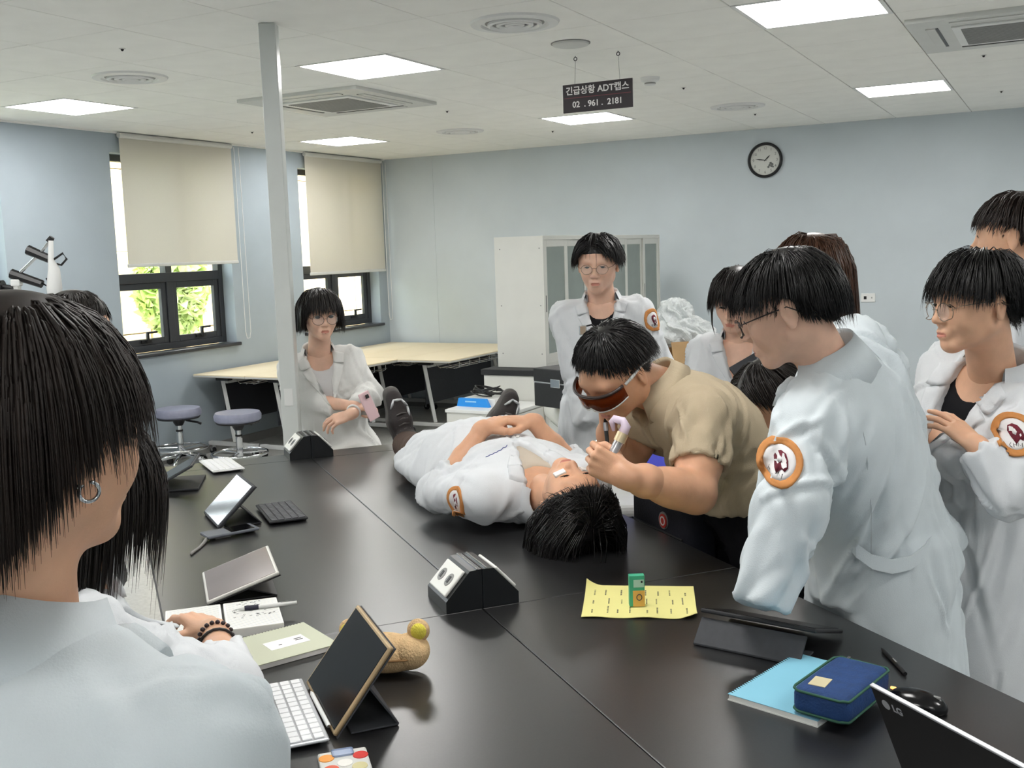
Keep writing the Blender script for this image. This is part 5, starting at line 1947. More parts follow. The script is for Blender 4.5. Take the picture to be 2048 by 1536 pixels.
def emblem(g, o, d, ax, ay, R=0.045):
    b = g.ring_patch('sleeve_patch', M_ringo, o, d, ax, ay, R * 0.70, R, off=0.0045)
    b['label'] = 'round embroidered patch with an orange ring and maroon lion head'
    g.ring_patch('patch_field', M_inner, o, d, ax, ay, 0.0008, R * 0.72, off=0.004, parent=b)
    mane = [(-.30, .10), (-.26, .34), (-.06, .46), (.16, .40), (.34, .16), (.42, -.12), (.34, -.30), (.20, -.22), (.12, -.34), (.02, -.46), (-.08, -.30), (-.20, -.12)]
    pts = [(x * R, y * R) for x, y in mane] + [(0.06 * R, 0.02 * R)]
    n = len(mane)
    g.patch('lion_mane', M_mane, o, d, ax, ay, pts, [((i + 1) % n, i, n) if False else (i, (i + 1) % n, n) for i in range(n)], off=0.0055, parent=b)
    face = [(-.12, .20), (.02, .24), (.10, .10), (.04, -.06), (-.08, 0.0)]
    pts = [(x * R, y * R) for x, y in face]
    g.patch('lion_face', M_inner, o, d, ax, ay, pts, [(0, 1, 2), (0, 2, 3), (0, 3, 4)], off=0.0068, parent=b)
    x = -0.34
    for ch in ('K', 'H', 'M'):
        segs = {'K': [[(0, 0), (0, .2)], [(.12, .2), (0, .1), (.13, 0)]], 'H': [[(0, 0), (0, .2)], [(.13, 0), (.13, .2)], [(0, .1), (.13, .1)]],
                'M': [[(0, 0), (0, .2), (.09, .06), (.18, .2), (.18, 0)]]}[ch]
        for sg in segs:
            g.line('letter', M_iris, o, d, ax, ay, [((x + px) * R, (py - 0.56) * R) for px, py in sg], 0.0009, 0.0058, parent=b)
        x += 0.22


def coat_rows(L, ease=0.0, fem=0.0, sc=1.0):
    k = 1 - 0.07 * fem
    e = ease
    return [(-0.04, 0, 0, (0.180 + e) * sc, (0.132 + e) * sc), (0.30 * L, 0, 0.0, (0.165 * k + e) * sc, (0.118 + e) * sc),
            (0.60 * L, 0, 0.004, (0.182 * k + e) * sc, (0.130 + e) * sc), (0.80 * L, 0, -0.004, (0.180 * k + e) * sc, (0.112 + e) * sc),
            (0.91 * L, 0, -0.008, (0.140 * k + e) * sc, (0.086 + e * 0.8) * sc), (1.0 * L, 0, 0.0, (0.066 + e * 0.5) * sc, (0.064 + e * 0.5) * sc)]


def figure(label, base, head, hyaw, nb, pel, byaw, arms=None, hem=0.60, coat=C_WHITE, skin_m=SK1, hair_m=H_BLACK, style=None, fem=0.0, sc=1.0,
           hpitch=0.0, hroll=0.0, shirt=C_TEE, vneck=0.20, nhair=1500, hr=0.0018, res=0.0105, hres=0.0042, fold=110, amp=0.0075, seed=1, legs=True,
           eye=0.4, hands=(), trousers=C_TROU, sit=None, collar=True, skirt=(0.245, 0.19), face=True, neck_r=0.054, sh=None, ease=0.020, shw=0.178, extra=(), sleeve=(0.068, 0.062, 0.052), uvec=None, lying=False, bsc=1.0, slv=(1.0, 1.0), feet=True, fall=0.024):
    """a person in an open-collared white coat"""
    fig = Fig(label, base)
    c, nb, pel = np.array(head, float), np.array(nb, float), np.array(pel, float)
    M = euler_m(hyaw, hpitch, hroll)
    u = np.array([math.cos(math.radians(byaw)), math.sin(math.radians(byaw)), 0]) if uvec is None else np.array(uvec, float)
    w = _n(nb - pel)
    L = np.linalg.norm(nb - pel)
    u = _n(u - w * (u @ w))
    v = np.cross(w, u)
    # ---- body
    hv, hq, lip, nb_l = build_head(c, M, nb + w * -0.03, fem, hres, sc, neck_r)
    F = Field(0.016)
    rows = [(a, b_, c_ * bsc, d_, f_ * bsc) for a, b_, c_, d_, f_ in coat_rows(L, -0.012, fem, sc)]
    F.loft(pel, w, u, rows, k=0.02)
    S = []
    for i, s in enumerate((-1, 1)):
        p = nb - w * 0.065 * sc + u * s * shw * sc if sh is None else np.array(sh[i], float)
        S.append(p)
    A = []
    for i, s in enumerate((-1, 1)):
        if arms is None:
            el = S[i] + u * s * 0.06 - w * 0.28 + v * 0.0
            wr = el + u * s * -0.01 - np.array([0, 0, 0.25]) + v * 0.06
        else:
            el, wr = np.array(arms[i][0], float), np.array(arms[i][1], float)
        A.append((el, wr))
        F.cap(nb - w * 0.07, S[i], 0.05, 0.05, k=0.03)
        F.cap(S[i], el, 0.045, 0.038, k=0.02)
        F.cap(el, el + (wr - el) * 0.9, 0.036, 0.026, k=0.015)
    hips = [pel + u * s * 0.085 for s in (-1, 1)]
    if sit is None:
        knees = [np.array([h_[0], h_[1], 0.48]) * 1.0 + u * 0 for h_ in hips]
        foot0 = np.array([base[0], base[1], 0])
        ank = [np.array([base[0], base[1], 0.09]) + np.array([u[0], u[1], 0]) * s * 0.10 for s in (-1, 1)]
        knees = [0.5 * (hips[i] + ank[i]) + v * 0.02 for i in range(2)]
    else:
        knees = [np.array(q, float) for q in sit[0]]
        ank = [np.array(q, float) for q in sit[1]]
    for i in range(2):
        F.cap(hips[i], knees[i], 0.07, 0.05, k=0.03)
        F.cap(knees[i], ank[i], 0.048, 0.036, k=0.02)
    bv, bq = F.mesh()
    parts = [(hv, hq), (bv, bq)]
    mi = [lip, np.zeros(len(bq), int)]
    for hd in hands:
        q = hand_mesh(*hd[0], **hd[1])
        parts.append(q)
        mi.append(np.zeros(len(q[1]), int))
    V, Q = join(parts)
    fig.mesh('body', V, Q, [skin_m, M_lip], mi=np.concatenate(mi))
    if face:
        eyes(fig, M, c, eye, hair_m)
    if style is not None:
        hair(fig, M, c, nb_l, hair_m, style, seed, nhair, hr)
    # ---- shirt
    F = Field(0.015)
    vh = _n(np.array([v[0], v[1], 0.0])) if abs(v[2]) < 0.98 else np.array([0, 1.0, 0])
    F.loft(pel, w, u, [(a, b_, c_ * bsc, d_, f_ * bsc) for a, b_, c_, d_, f_ in coat_rows(L * 0.985, 0.003, fem, sc)], k=0.02)
    for i in range(2):
        F.cap(nb - w * 0.065, S[i], 0.052, 0.055, k=0.03)
    F.cap(nb - w * 0.05, nb + w * 0.14 + (c - nb) * 0.0, 0.066, 0.066, k=0.02, op='s')
    F.ell(nb + v * 0.055 - w * 0.01, (0.055, 0.06, 0.065), np.stack([u, v, w]), k=0.02, op='s')
    if shirt is not None:
        Garment(fig, 'shirt', F, shirt, fold=10, seed=seed, amp=0.003)
    # ---- trousers and shoes
    F = Field(0.016)
    F.ell(pel - w * 0.02, (0.165, 0.125 * bsc, 0.12), np.stack([u, v, w]), k=0.02)
    for i in range(2):
        F.cap(hips[i] - w * 0.02, knees[i], 0.092, 0.072, k=0.03)
        F.cap(knees[i], ank[i] - np.array([0, 0, 0.03]), 0.072, 0.062, k=0.02)
    Garment(fig, 'trousers', F, trousers, fold=26, seed=seed + 3, amp=0.005)
    for i in range(2 if feet else 0):
        F = Field(0.011)
        a = ank[i]
        v_ = vh
        F.ell((a[0] + v_[0] * 0.02, a[1] + v_[1] * 0.02, 0.045 + a[2] - 0.09), (0.05, 0.05, 0.05), k=0.02)
        F.cap((a[0] - v_[0] * 0.04, a[1] - v_[1] * 0.04, 0.035 + a[2] - 0.09), (a[0] + v_[0] * 0.14, a[1] + v_[1] * 0.14, 0.032 + a[2] - 0.09), 0.036, 0.034, k=0.03)
        F.box((a[0], a[1], -0.05 + a[2] - 0.09), (0.4, 0.4, 0.051), k=0.004, op='s')
        vv_, qq_ = F.mesh()
        fig.mesh('shoe', vv_, qq_, M_black)
    # ---- coat
    F = Field(res)
    F.loft(pel, w, u, [(a, b_, c_ * bsc, d_, f_ * bsc) for a, b_, c_, d_, f_ in coat_rows(L, ease, fem, sc)], k=0.02, rnd=0.03)
    for i in range(2):
        F.cap(nb - w * 0.058 * sc, S[i], 0.060 * sc, sleeve[0], k=0.05)
        el, wr = A[i]
        wr = el + (wr - el) * slv[i]
        F.cap(S[i], el, sleeve[0], sleeve[1], k=0.035)
        F.add(f_sleeve(el, wr, sleeve[1], sleeve[2]), 0.02)
    if sit is None:
        zt = pel[2] + 0.06
        F.loft((pel[0], pel[1], 0), (0, 0, 1), u, [(hem, (base[0] - pel[0]) * u[0] * 0.5, 0, skirt[0], skirt[1]), (pel[2] - 0.12, 0, 0, 0.218, 0.165), (zt, 0, 0, 0.19, 0.14)], k=0.06, rnd=0.012)
    else:
        F.ell(pel, (0.2, 0.16 * bsc, 0.14), np.stack([u, v, w]), k=0.05)
        for i in range(2):
            if lying:
                F.cap(hips[i], knees[i] - (knees[i] - hips[i]) * 0.30, 0.105, 0.095, k=0.06)
            else:
                F.cap(hips[i], knees[i] - (knees[i] - hips[i]) * 0.05, 0.112, 0.095, k=0.06)
            if not lying:
                F.cap(knees[i] - np.array([0, 0, 0.01]), knees[i] - np.array([0, 0, 0.22]) + v * -0.02, 0.10, 0.10, k=0.04)
    for e in extra:
        F.add(*e)
    # neck opening
    F.cap(nb - w * 0.06, nb + w * 0.16, 0.064 * sc, 0.072 * sc, k=0.012, op='s')
    if vneck:
        vb = nb - w * vneck
        for t_ in np.linspace(0, 1, 9):
            wd = 0.006 + 0.058 * t_ ** 0.9
            F.box(vb + w * (vneck * t_ * 0.98) + v * 0.14, (wd, 0.155, vneck / 13), np.stack([u, v, w]), k=0.008, op='s')
    ex = []
    for i in range(2):
        ex.append((A[i][0], 0.16, 14, 0.0065, 0.009, 0.10, _n(A[i][1] - S[i]), 0.8))
        ex.append((S[i], 0.13, 10, 0.0045, 0.010, 0.12, _n(A[i][0] - S[i]), 0.4))
    g = Garment(fig, 'coat', F, coat, fold=fold, seed=seed, amp=amp, wid=0.011, length=0.20, spread=0.45, extra=ex)
    if vneck and collar:
        lapels(g, nb, u, v, w, vneck, coat, sc, fall)
        for k in range(3):
            p, nr = g.hit(nb - w * (vneck + 0.04 + 0.11 * k) + u * 0.012 + v * 0.4, -v)
            fig.mb('button', MB().lathe([(0, 0), (0.007, 0), (0.0065, 0.002), (0, 0.0025)], c=p, n=12, M=Vector((0, 0, 1)).rotation_difference(Vector(nr)).to_matrix().to_4x4()), M_btn, g.o)
    return fig, g, dict(M=M, c=c, u=u, v=v, w=w, S=S, A=A, L=L, nb=nb, pel=pel, nb_l=nb_l)


def _frame(d):
    d = _n(d)
    a = np.cross(d, [0.21, 0.35, 0.91])
    a = _n(a)
    return np.stack([a, np.cross(d, a), d])


def lapels(g, nb, u, v, w, vn, m, sc=1.0, fall=0.024):
    """turned collar around the neck and two lapels on the chest"""
    for s in (-1, 1):
        # lapel outline on the chest (x across, y up from the V point)
        top = vn * 0.80
        if s > 0:
            cs = [(0.004, -0.01), (0.075, top * 0.62), (0.098, top * 0.86), (0.060, top * 1.0)]
        else:
            cs = [(-0.060, top * 1.0), (-0.098, top * 0.86), (-0.075, top * 0.62), (-0.004, -0.01)]
        c4 = [cs[0], cs[1], cs[2], cs[3]]
        g.quad_patch('lapel', m, nb - w * vn, -v, u, w, c4, 7, 7, off=0.006, th=0.003)
        cc = [(0.058, top * 0.98), (0.100, top * 0.93), (0.112, top * 1.16), (0.066, top * 1.26)]
        if s < 0:
            cc = [(-x, y) for x, y in cc][::-1]
        g.quad_patch('collar_leaf', m, nb - w * vn, -v, u, w, cc, 6, 6, off=0.009, th=0.004)
    inner, outer, mid = [], [], []
    for k in range(25):
        a = math.radians(-118 + 236 * k / 24)
        dirv = u * math.sin(a) - v * math.cos(a)
        hgt = 0.036 + 0.012 * math.cos(a)
        inner.append(nb + dirv * 0.066 * sc + w * (hgt - 0.006))
        mid.append(nb + dirv * 0.072 * sc + w * (hgt + 0.004))
        outer.append(nb + dirv * (0.086 + fall * 0.5 + 0.012 * abs(math.sin(a))) * sc + w * (-fall + 0.012 * math.cos(a)) - w * 0.012 * abs(math.sin(a)))
    mb = MB()
    n = 25
    low = [p - w * 0.05 for p in inner]
    und = [p * 0.93 + q * 0.07 - w * 0.006 for p, q in zip(outer, inner)]
    ringsq = [low, inner, mid, outer, und]
    vs = [p for r in ringsq for p in r]
    fs = []
    for j in range(len(ringsq) - 1):
        for k in range(n - 1):
            fs.append((j * n + k, j * n + k + 1, (j + 1) * n + k + 1, (j + 1) * n + k))
    mb.raw(vs, fs)
    g.fig.mb('collar', mb, m, g.o, smooth=True)

# ------------------------------------------------------------------ the people
def A3(*q):
    return [np.array(x, float) for x in q]


def tv(n, d, z):
    p = np.array(T(n, d, 0)) - np.array([CAM[0], CAM[1], 0])
    return np.array([p @ VR, p @ VF, z])


def emb(g, p, d, R=0.045, tilt=0.0):
    d = _n(d)
    ax = _n(np.cross(d, [0, 0, 1.0]))
    ay = np.cross(ax, d)
    c, s_ = math.cos(tilt), math.sin(tilt)
    emblem(g, np.array(p, float), d, ax * c + ay * s_, ay * c - ax * s_, R)


def name_tag(g, p, d, w=0.09, rows=2, tilt=0.0):
    d = _n(d)
    ax = _n(np.cross(d, [0, 0, 1.0]))
    ay = np.cross(ax, d)
    ax, ay = ax * math.cos(tilt) + ay * math.sin(tilt), ay * math.cos(tilt) - ax * math.sin(tilt)
    rg = random.Random(int(p[0] * 1000))
    k = 0
    x = -w / 2
    while x < w / 2:
        L = rg.uniform(0.005, 0.009)
        g.line('embroidery', M_inkb, p, d, ax, ay, [(x, -0.003), (x + L * 0.3, 0.003), (x + L * 0.6, -0.002), (x + L, 0.003)], 0.0009, 0.002)
        x += L + 0.003
    if rows > 1:
        for q in (0.0, 0.014):
            g.line('embroidery', M_inkb, p, d, ax, ay, [(q + w * 0.1, -0.022), (q + w * 0.1 + 0.004, -0.028), (q + w * 0.1 + 0.009, -0.021)], 0.0009, 0.002)


SHORT = dict(front=0.026, temple=0.018, side=0.022, mid=-0.020, back=-0.068, puff=0.017, jit=0.013, lift=0.5, curl=0.05)
BOWL = dict(front=0.020, temple=0.006, side=0.026, mid=-0.016, back=-0.074, puff=0.020, jit=0.013, lift=0.55, curl=0.05)

# man standing by the glass cabinet
c = (0.381, 4.5, 1.63)
fig, g, I = figure('young man in white coat with parted hair and thin glasses, standing before the glass cabinet', (0.40, 4.56), c, 166, (0.397, 4.55, 1.47), (0.42, 4.57, 0.96), 172,
                   arms=[((0.633, 4.5, 1.176), (0.63, 4.4, 0.942)), ((0.285, 4.5, 1.187), (0.303, 4.4, 0.953))], hpitch=10, skin_m=SK1, hair_m=H_BLACK,
                   style=dict(SHORT, front=0.030, temple=0.0, side=0.0, part=0.012, puff=0.022), shw=0.150, seed=11, vneck=0.20, nhair=1700, hr=0.0017, res=0.0105)
glasses(fig, I['M'], I['c'], M_wire, down=0.002)
emb(g, (0.62, 4.45, 1.383), (-0.55, 0.83, 0), 0.048)
name_tag(g, (0.444, 4.3, 1.364), (0, 1, 0), 0.10)

# woman with a fringe reading from a dark tablet
c = (0.879, 4.1, 1.481)
fig, g, I = figure('woman with black fringe in white coat looking down at a dark tablet', (0.93, 4.22), c, 152, (0.907, 4.15, 1.323), (0.92, 4.20, 0.88), 160,
                   arms=[((1.037, 4.05, 1.105), (0.961, 3.9, 1.128)), ((0.703, 4.05, 1.096), (0.85, 3.92, 1.11))], hpitch=22, hroll=-6, skin_m=SK1, hair_m=H_SOFT, fem=1.0, sc=0.97,
                   style=dict(front=0.008, temple=-0.045, side=-0.06, back=-0.08, puff=0.014, jit=0.010, lift=0.3), shw=0.142, seed=21, vneck=0.17, shirt=None, nhair=1700, hr=0.0016, eye=0.85,
                   hands=[(((0.85, 3.92, 1.11), (0.703, 4.05, 1.096), (0.9, -0.25, 0.2), (0.1, -0.6, 0.8), -1, CURL_REST), dict(sc=0.92))])
# two loose strands at the temples
for s in (-1, 1):
    st = [np.array([s * 0.068, 0.062, 0.03]), np.array([s * 0.078, 0.066, -0.03]), np.array([s * 0.078, 0.064, -0.09]), np.array([s * 0.070, 0.058, -0.135])]
    fig.mb('hair_strand', MB().tube([I['c'] + I['M'] @ q for q in st], [0.004, 0.0045, 0.003, 0.0006], 6), H_SOFT, smooth=True)
p0, pa, pb = A3((0.792, 3.82, 1.242), (0.954, 3.9, 1.312), (0.843, 3.77, 1.146))
ua, ub = _n(pa - p0), _n(pb - p0)
ub = _n(ub - ua * (ua @ ub))
ctr = p0 + ua * 0.125 + ub * 0.09
t = thing('tablet', 'dark grey tablet in a folio held up by the woman with the fringe', 'tablet', VP(0.93, 4.22), VROT)
Mx = Matrix((tuple(ua), tuple(ub), tuple(np.cross(ua, ub)))).transposed().to_4x4()
b0 = np.array([0.93, 4.22, 0])
MB().box(Vector(ctr - b0), (0.25, 0.18, 0.008), M=Mx, bev=0.003).build('tablet_body', M_dark, t)
MB().box(Vector(ctr - b0 - np.cross(ua, ub) * 0.006), (0.254, 0.184, 0.003), M=Mx, bev=0.001).build('back_cover', M_dark2, t)
MB().box(Vector(ctr - b0 + np.cross(ua, ub) * 0.0046), (0.235, 0.165, 0.001), M=Mx).build('screen', M_screen, t)

# woman with long brown hair
c = (1.026, 3.62, 1.596)
fig, g, I = figure('woman with long brown hair in white coat, seen behind the man with black glasses', (1.09, 3.74), c, 82, (1.076, 3.66, 1.434), (1.08, 3.72, 0.93), 85,
                   skin_m=SK1, hair_m=H_BROWN, fem=1.0, hpitch=12, style=dict(front=0.0, temple=-0.12, side=-0.19, back=-0.22, puff=0.026, jit=0.03, lift=0.45, steps=44, step=0.011, curl=0.10),
                   shw=0.142, seed=31, nhair=2400, hr=0.0016, hres=0.0055, shirt=C_TEEW)

# person leaning in between
c = (0.761, 3.1, 1.23)
fig, g, I = figure('dark-haired woman in white coat leaning in low behind the man in khaki', (1.10, 3.27), c, 104, (0.852, 3.14, 1.117), (1.07, 3.25, 0.95), 100,
                   arms=[((0.98, 2.95, 1.02), (0.92, 2.92, 0.86)), ((0.88, 3.40, 1.05), (0.80, 3.42, 0.92))], hpitch=32, skin_m=SK2, hair_m=H_SOFT, fem=1.0, sc=0.98, shw=0.142, seed=41,
                   style=dict(front=0.060, temple=0.012, side=-0.02, back=-0.09, puff=0.018, jit=0.010, lift=0.4, part=0.0, grav=0.0), nhair=1600, hr=0.0016, eye=0.9)

# head and coat behind the man with folded arms
c = (1.454, 3.06, 1.692)
fig, g, I = figure('tall person with short dark brown hair standing behind the man with folded arms', (1.46, 3.16), c, 55, (1.498, 3.1, 1.543), (1.45, 3.14, 1.0), 60,
                   skin_m=SK2, hair_m=H_DKBR, style=dict(SHORT, puff=0.016), shw=0.150, seed=51, hem=0.98, skirt=(0.215, 0.16), nhair=1600, hr=0.0016, hres=0.0055)

# man with folded arms
c = (1.139, 2.58, 1.536)
SL = [((1.164, 2.44, 1.09), (1.104, 2.47, 1.197)), ((1.097, 2.66, 1.145), (1.148, 2.54, 1.151))]
fig, g, I = figure('young man in white coat with thin round glasses and folded arms beside the table', (1.25, 2.82), c, 99, (1.228, 2.66, 1.357), (1.23, 2.80, 0.94), 108,
                   arms=SL, hpitch=4, skin_m=SK2, hair_m=H_BLACK, style=dict(BOWL, front=0.016, temple=0.004, puff=0.026, lift=0.65), shw=0.150, seed=61, nhair=4200, hr=0.0010, res=0.0085, hres=0.0037, fold=90,
                   amp=0.009, slv=(1.0, 0.94), vneck=0.24, eye=0.5, hem=0.48,
                   hands=[(((1.104, 2.47, 1.197), (1.164, 2.44, 1.09), (-0.42, 0.72, 0.52), (-0.35, 0.75, -0.55), 1, [(12, 14, 8), (10, 14, 8), (12, 16, 8), (16, 18, 8)]), dict(spread=8, thumb=0.3, sc=0.92)),
                          (((1.148, 2.54, 1.151), (1.097, 2.66, 1.145), (0.9, 0.3, 0.0), (0.2, 0.9, 0.3), -1, CURL_REST), {})])
glasses(fig, I['M'], I['c'], M_wire, rx=0.025, rz=0.022, down=0.008)
emb(g, (1.175, 2.42, 1.224), (0.30, 0.95, 0.0), 0.046)
name_tag(g, (1.088, 2.35, 1.248), (0.2, 0.95, 0), 0.06)

# man with black hair and glasses leaning on the table, seen from behind
c = (0.597, 2.28, 1.557)
SL = [((0.565, 2.12, 1.158), (0.508, 2.08, 1.008)), ((1.02, 2.74, 1.14), (0.92, 2.86, 0.98))]
fig, g, I = figure('young man with glossy black hair in pale coat leaning one arm on the table', (0.94, 2.56), c, 66, (0.696, 2.32, 1.43), (0.88, 2.46, 0.929), 52,
                   arms=SL, hpitch=20, hroll=-4, skin_m=SK1, hair_m=H_BLACK, coat=C_COOL, style=dict(BOWL, front=0.026, temple=0.014, side=0.032, mid=-0.012, back=-0.070, puff=0.016, lift=0.5), shw=0.165, seed=71, nhair=4200, hr=0.0009,
                   res=0.0078, hres=0.0037, fold=150, amp=0.009, ease=0.028, fall=0.045, hem=0.56, skirt=(0.235, 0.195), slv=(1.30, 1.0), sleeve=(0.074, 0.070, 0.058), extra=[(f_box((0.50, 2.10, 0.76), (0.25, 0.30, 0.1015)), 0.012, 's')],
                   hands=[(((0.525, 2.09, 1.052), (0.565, 2.12, 1.158), (-0.15, -0.02, -0.6), (0, 1, 0), 1, CURL_GRIP), dict(sc=0.9))])
glasses(fig, I['M'], I['c'], M_darkw, rr=0.0016, down=0.004)
emb(g, (0.523, 2.05, 1.254), (0.26, 0.96, -0.05), 0.047, tilt=-0.35)
st = []
for q in np.linspace(0, 1, 15):
    x = 1690 + 185 * q
    y = 1075 + 62 * math.sin(math.pi * (0.12 + 0.80 * q)) - 8 * q
    st.append((x, y))
strap = MB()
pts = A3((0.722, 2.26, 1.048), (0.738, 2.235, 1.023), (0.771, 2.225, 0.998), (0.814, 2.225, 0.986), (0.86, 2.24, 0.989), (0.903, 2.27, 1.003), (0.938, 2.31, 1.02))
dn = np.array([0, 0, 1.0])
vs, fs = [], []
for p in pts:
    for (dz, dy) in ((0.016, 0), (-0.016, 0), (-0.016, 0.004), (0.016, 0.004)):
        vs.append(p + np.array([0, dy, dz]))
for i in range(len(pts) - 1):
    for k in range(4):
        fs.append((i * 4 + k, i * 4 + (k + 1) % 4, i * 4 + 4 + (k + 1) % 4, i * 4 + 4 + k))
fs += [(0, 1, 2, 3), tuple(len(vs) - 4 + k for k in (3, 2, 1, 0))]
strap.raw(vs, fs)
fig.mb('back_strap', strap, C_COOL, g.o, auto=40)
d0 = np.array([0, 1.0, 0])
g.line('back_seam', M_seam, (0.72, 2.1, 1.272), d0, (1, 0, 0), (0, 0, 1), [(0.0, 0.13), (0.015, 0.0), (0.04, -0.15), (0.055, -0.3)], 0.0011)

# seated woman by the pole
c = (-0.893, 4.98, 1.426)
SL = [((-0.682, 4.98, 1.034), (-0.736, 4.76, 0.978)), ((-1.011, 5, 1.018), (-0.732, 4.82, 1.006))]
fig, g, I = figure('woman with bobbed hair and round glasses in white coat, seated by the white pole', (-0.86, 5.08), c, 203, (-0.922, 5.04, 1.239), (-0.86, 5.10, 0.70), 196,
                   arms=SL, hpitch=6, skin_m=SK1, hair_m=H_SOFT, coat=C_GREYW, fem=1.0, sc=0.97, shw=0.140, seed=81, shirt=C_TEEW, vneck=0.22,
                   style=dict(front=0.012, temple=-0.075, side=-0.085, back=-0.10, puff=0.018, jit=0.010, lift=0.35), nhair=1700, hr=0.0017, slv=(0.72, 0.66),
                   sit=([(-0.70, 4.64, 0.70), (-0.95, 4.62, 0.70)], [(-0.72, 4.70, 0.28), (-0.93, 4.70, 0.28)]), feet=True,
                   hands=[(((-0.736, 4.76, 0.978), (-0.682, 4.98, 1.034), (-0.9, -0.1, -0.25), (-0.1, 0.5, -0.8), 1, CURL_REST), dict(sc=0.92)),
                          (((-0.732, 4.82, 1.006), (-1.011, 5, 1.018), (0.85, -0.2, 0.0), (0.1, 0.2, -0.9), -1, CURL_GRIP), dict(sc=0.92))])
glasses(fig, I['M'], I['c'], M_darkw, rx=0.026, rz=0.023, down=0.006)
p_, n_ = A3((-0.872, 4.9, 1.141), (0, 1, 0))
g.line('print', M_iris, (-0.858, 4.7, 1.169), (0, 1, 0), (1, 0, 0), (0, 0, 1), [(-0.04, -0.02), (-0.045, 0.01), (-0.028, 0.012), (-0.026, -0.016), (-0.034, -0.022)], 0.0018, 0.004)
g.line('print', M_iris, (-0.858, 4.7, 1.169), (0, 1, 0), (1, 0, 0), (0, 0, 1), [(-0.02, -0.03), (-0.015, 0.006), (-0.005, -0.012), (0.002, 0.02), (0.008, -0.01), (0.016, 0.008), (0.022, -0.01), (0.032, 0.01), (0.038, -0.004)], 0.0014, 0.004)
wr_, el_ = A3((-0.736, 4.76, 0.978), (-0.682, 4.98, 1.034))
ax_ = _n(el_ - wr_)
fr_ = _frame(ax_)
ring = [wr_ + ax_ * 0.03 + (fr_[0] * math.cos(a) + fr_[1] * math.sin(a)) * 0.030 for a in np.linspace(0, 2 * math.pi, 19)[:-1]]
fig.mb('watch_band', MB().tube(ring, 0.006, 6, closed=True), M_white, smooth=True)
t = thing('phone', 'pink phone held in the hand of the woman by the pole', 'phone', VP(-0.86, 5.02), VROT)
pc = np.array((-0.657, 4.78, 1.01)) - np.array([-0.86, 5.02, 0])
MB().box(Vector(pc), (0.066, 0.009, 0.135), M=Matrix.Rotation(math.radians(-22), 4, 'Y') @ Matrix.Rotation(0.9, 4, 'Z'), bev=0.004).build('body', mat('pink_case', (226, 192, 196), 0.4, var=0.03), t)
MB().box(Vector(pc) + Vector((-0.005, -0.007, 0.045)), (0.018, 0.006, 0.018), M=Matrix.Rotation(math.radians(-22), 4, 'Y') @ Matrix.Rotation(0.9, 4, 'Z'), bev=0.002).build('camera_bump', M_black, t)
ts = thing('round_stool', 'wheeled stool carrying the woman by the white pole', 'stool', VP(-0.86, 5.12), VROT)
MB().lathe([(0, 0.535), (0.16, 0.535), (0.175, 0.555), (0.165, 0.575), (0, 0.58)], n=32).build('seat', M_vinyl, ts, auto=35)
MB().lathe([(0, 0.08), (0.025, 0.08), (0.025, 0.535), (0, 0.535)], n=16).build('column', M_chrome, ts, auto=35)
for k in range(5):
    a = k * 2 * math.pi / 5
    MB().tube([(0, 0, 0.10), (0.24 * math.cos(a), 0.24 * math.sin(a), 0.05)], [0.02, 0.014], 8).build('leg', M_chrome, ts)
    MB().lathe([(0, -0.012), (0.025, -0.012), (0.025, 0.012), (0, 0.012)], c=(0.24 * math.cos(a), 0.24 * math.sin(a), 0.026), n=14, M=MX).build('castor', M_black, ts)

# person by the scanner, mostly hidden
c = np.array((-1.428, 3.5, 1.488))
fig, g, I = figure('dark-haired person in white coat partly hidden behind the short-haired viewer', (-1.56, 3.52), c, -78, c + np.array([-0.05, 0.02, -0.18]), (c[0] - 0.12, 3.52, 0.93), -60,
                   skin_m=SK2, hair_m=H_SOFT, fem=1.0, hpitch=10, style=dict(front=0.03, temple=-0.05, side=-0.09, back=-0.10, puff=0.012, part=0.0), shw=0.142, seed=91, nhair=1600, hr=0.0016, hres=0.0055)

# short-haired person in the foreground, seen from behind
c = np.array([-0.437, 0.945, 1.552])
fig, g, I = figure('person with short dark brown hair and a hoop earring, back to the viewer', (-0.57, 0.98), c, -28, (-0.468, 0.965, 1.364), (-0.56, 0.96, 0.93), -24,
                   arms=[((-0.74, 1.10, 1.05), (-0.68, 1.28, 0.95)), ((-0.25, 0.96, 1.00), (-0.31, 1.16, 0.92))], hpitch=4, hroll=3, sc=1.0, skin_m=SK2, hair_m=H_P1,
                   style=dict(front=0.02, temple=0.004, side=-0.006, mid=-0.090, back=-0.150, puff=0.009, jit=0.016, lift=0.2, steps=40, crown=(0.0, -0.02, 0.125), every=3), shw=0.186, seed=101, nhair=9500, hr=0.0009,
                   sh=[(-0.65, 1.04, 1.27), (-0.288, 0.890, 1.264)], res=0.0085, hres=0.0037, fold=36, amp=0.0028, vneck=0.16, ease=0.022, hem=0.6, skirt=(0.23, 0.17), fall=0.060, neck_r=0.050, coat=C_COOL)
# hoop earring on the right lobe
ec = I['c'] + I['M'] @ np.array([0.086, -0.008, -0.047])
ef = I['M']
ring = [ec + ef @ (np.array([0.003 * math.sin(a), 0.0082 * math.sin(a), 0.0086 * math.cos(a)])) for a in np.linspace(0, 2 * math.pi * 0.9, 22)]
fig.mb('hoop_earring', MB().tube(ring, 0.0019, 8), M_chrome, smooth=True)
fig.mb('stud', MB().lathe([(0, -0.002), (0.002, -0.0015), (0.002, 0.0015), (0, 0.002)], c=I['c'] + I['M'] @ np.array([0.089, -0.022, -0.040]), n=10), M_chrome, smooth=True)

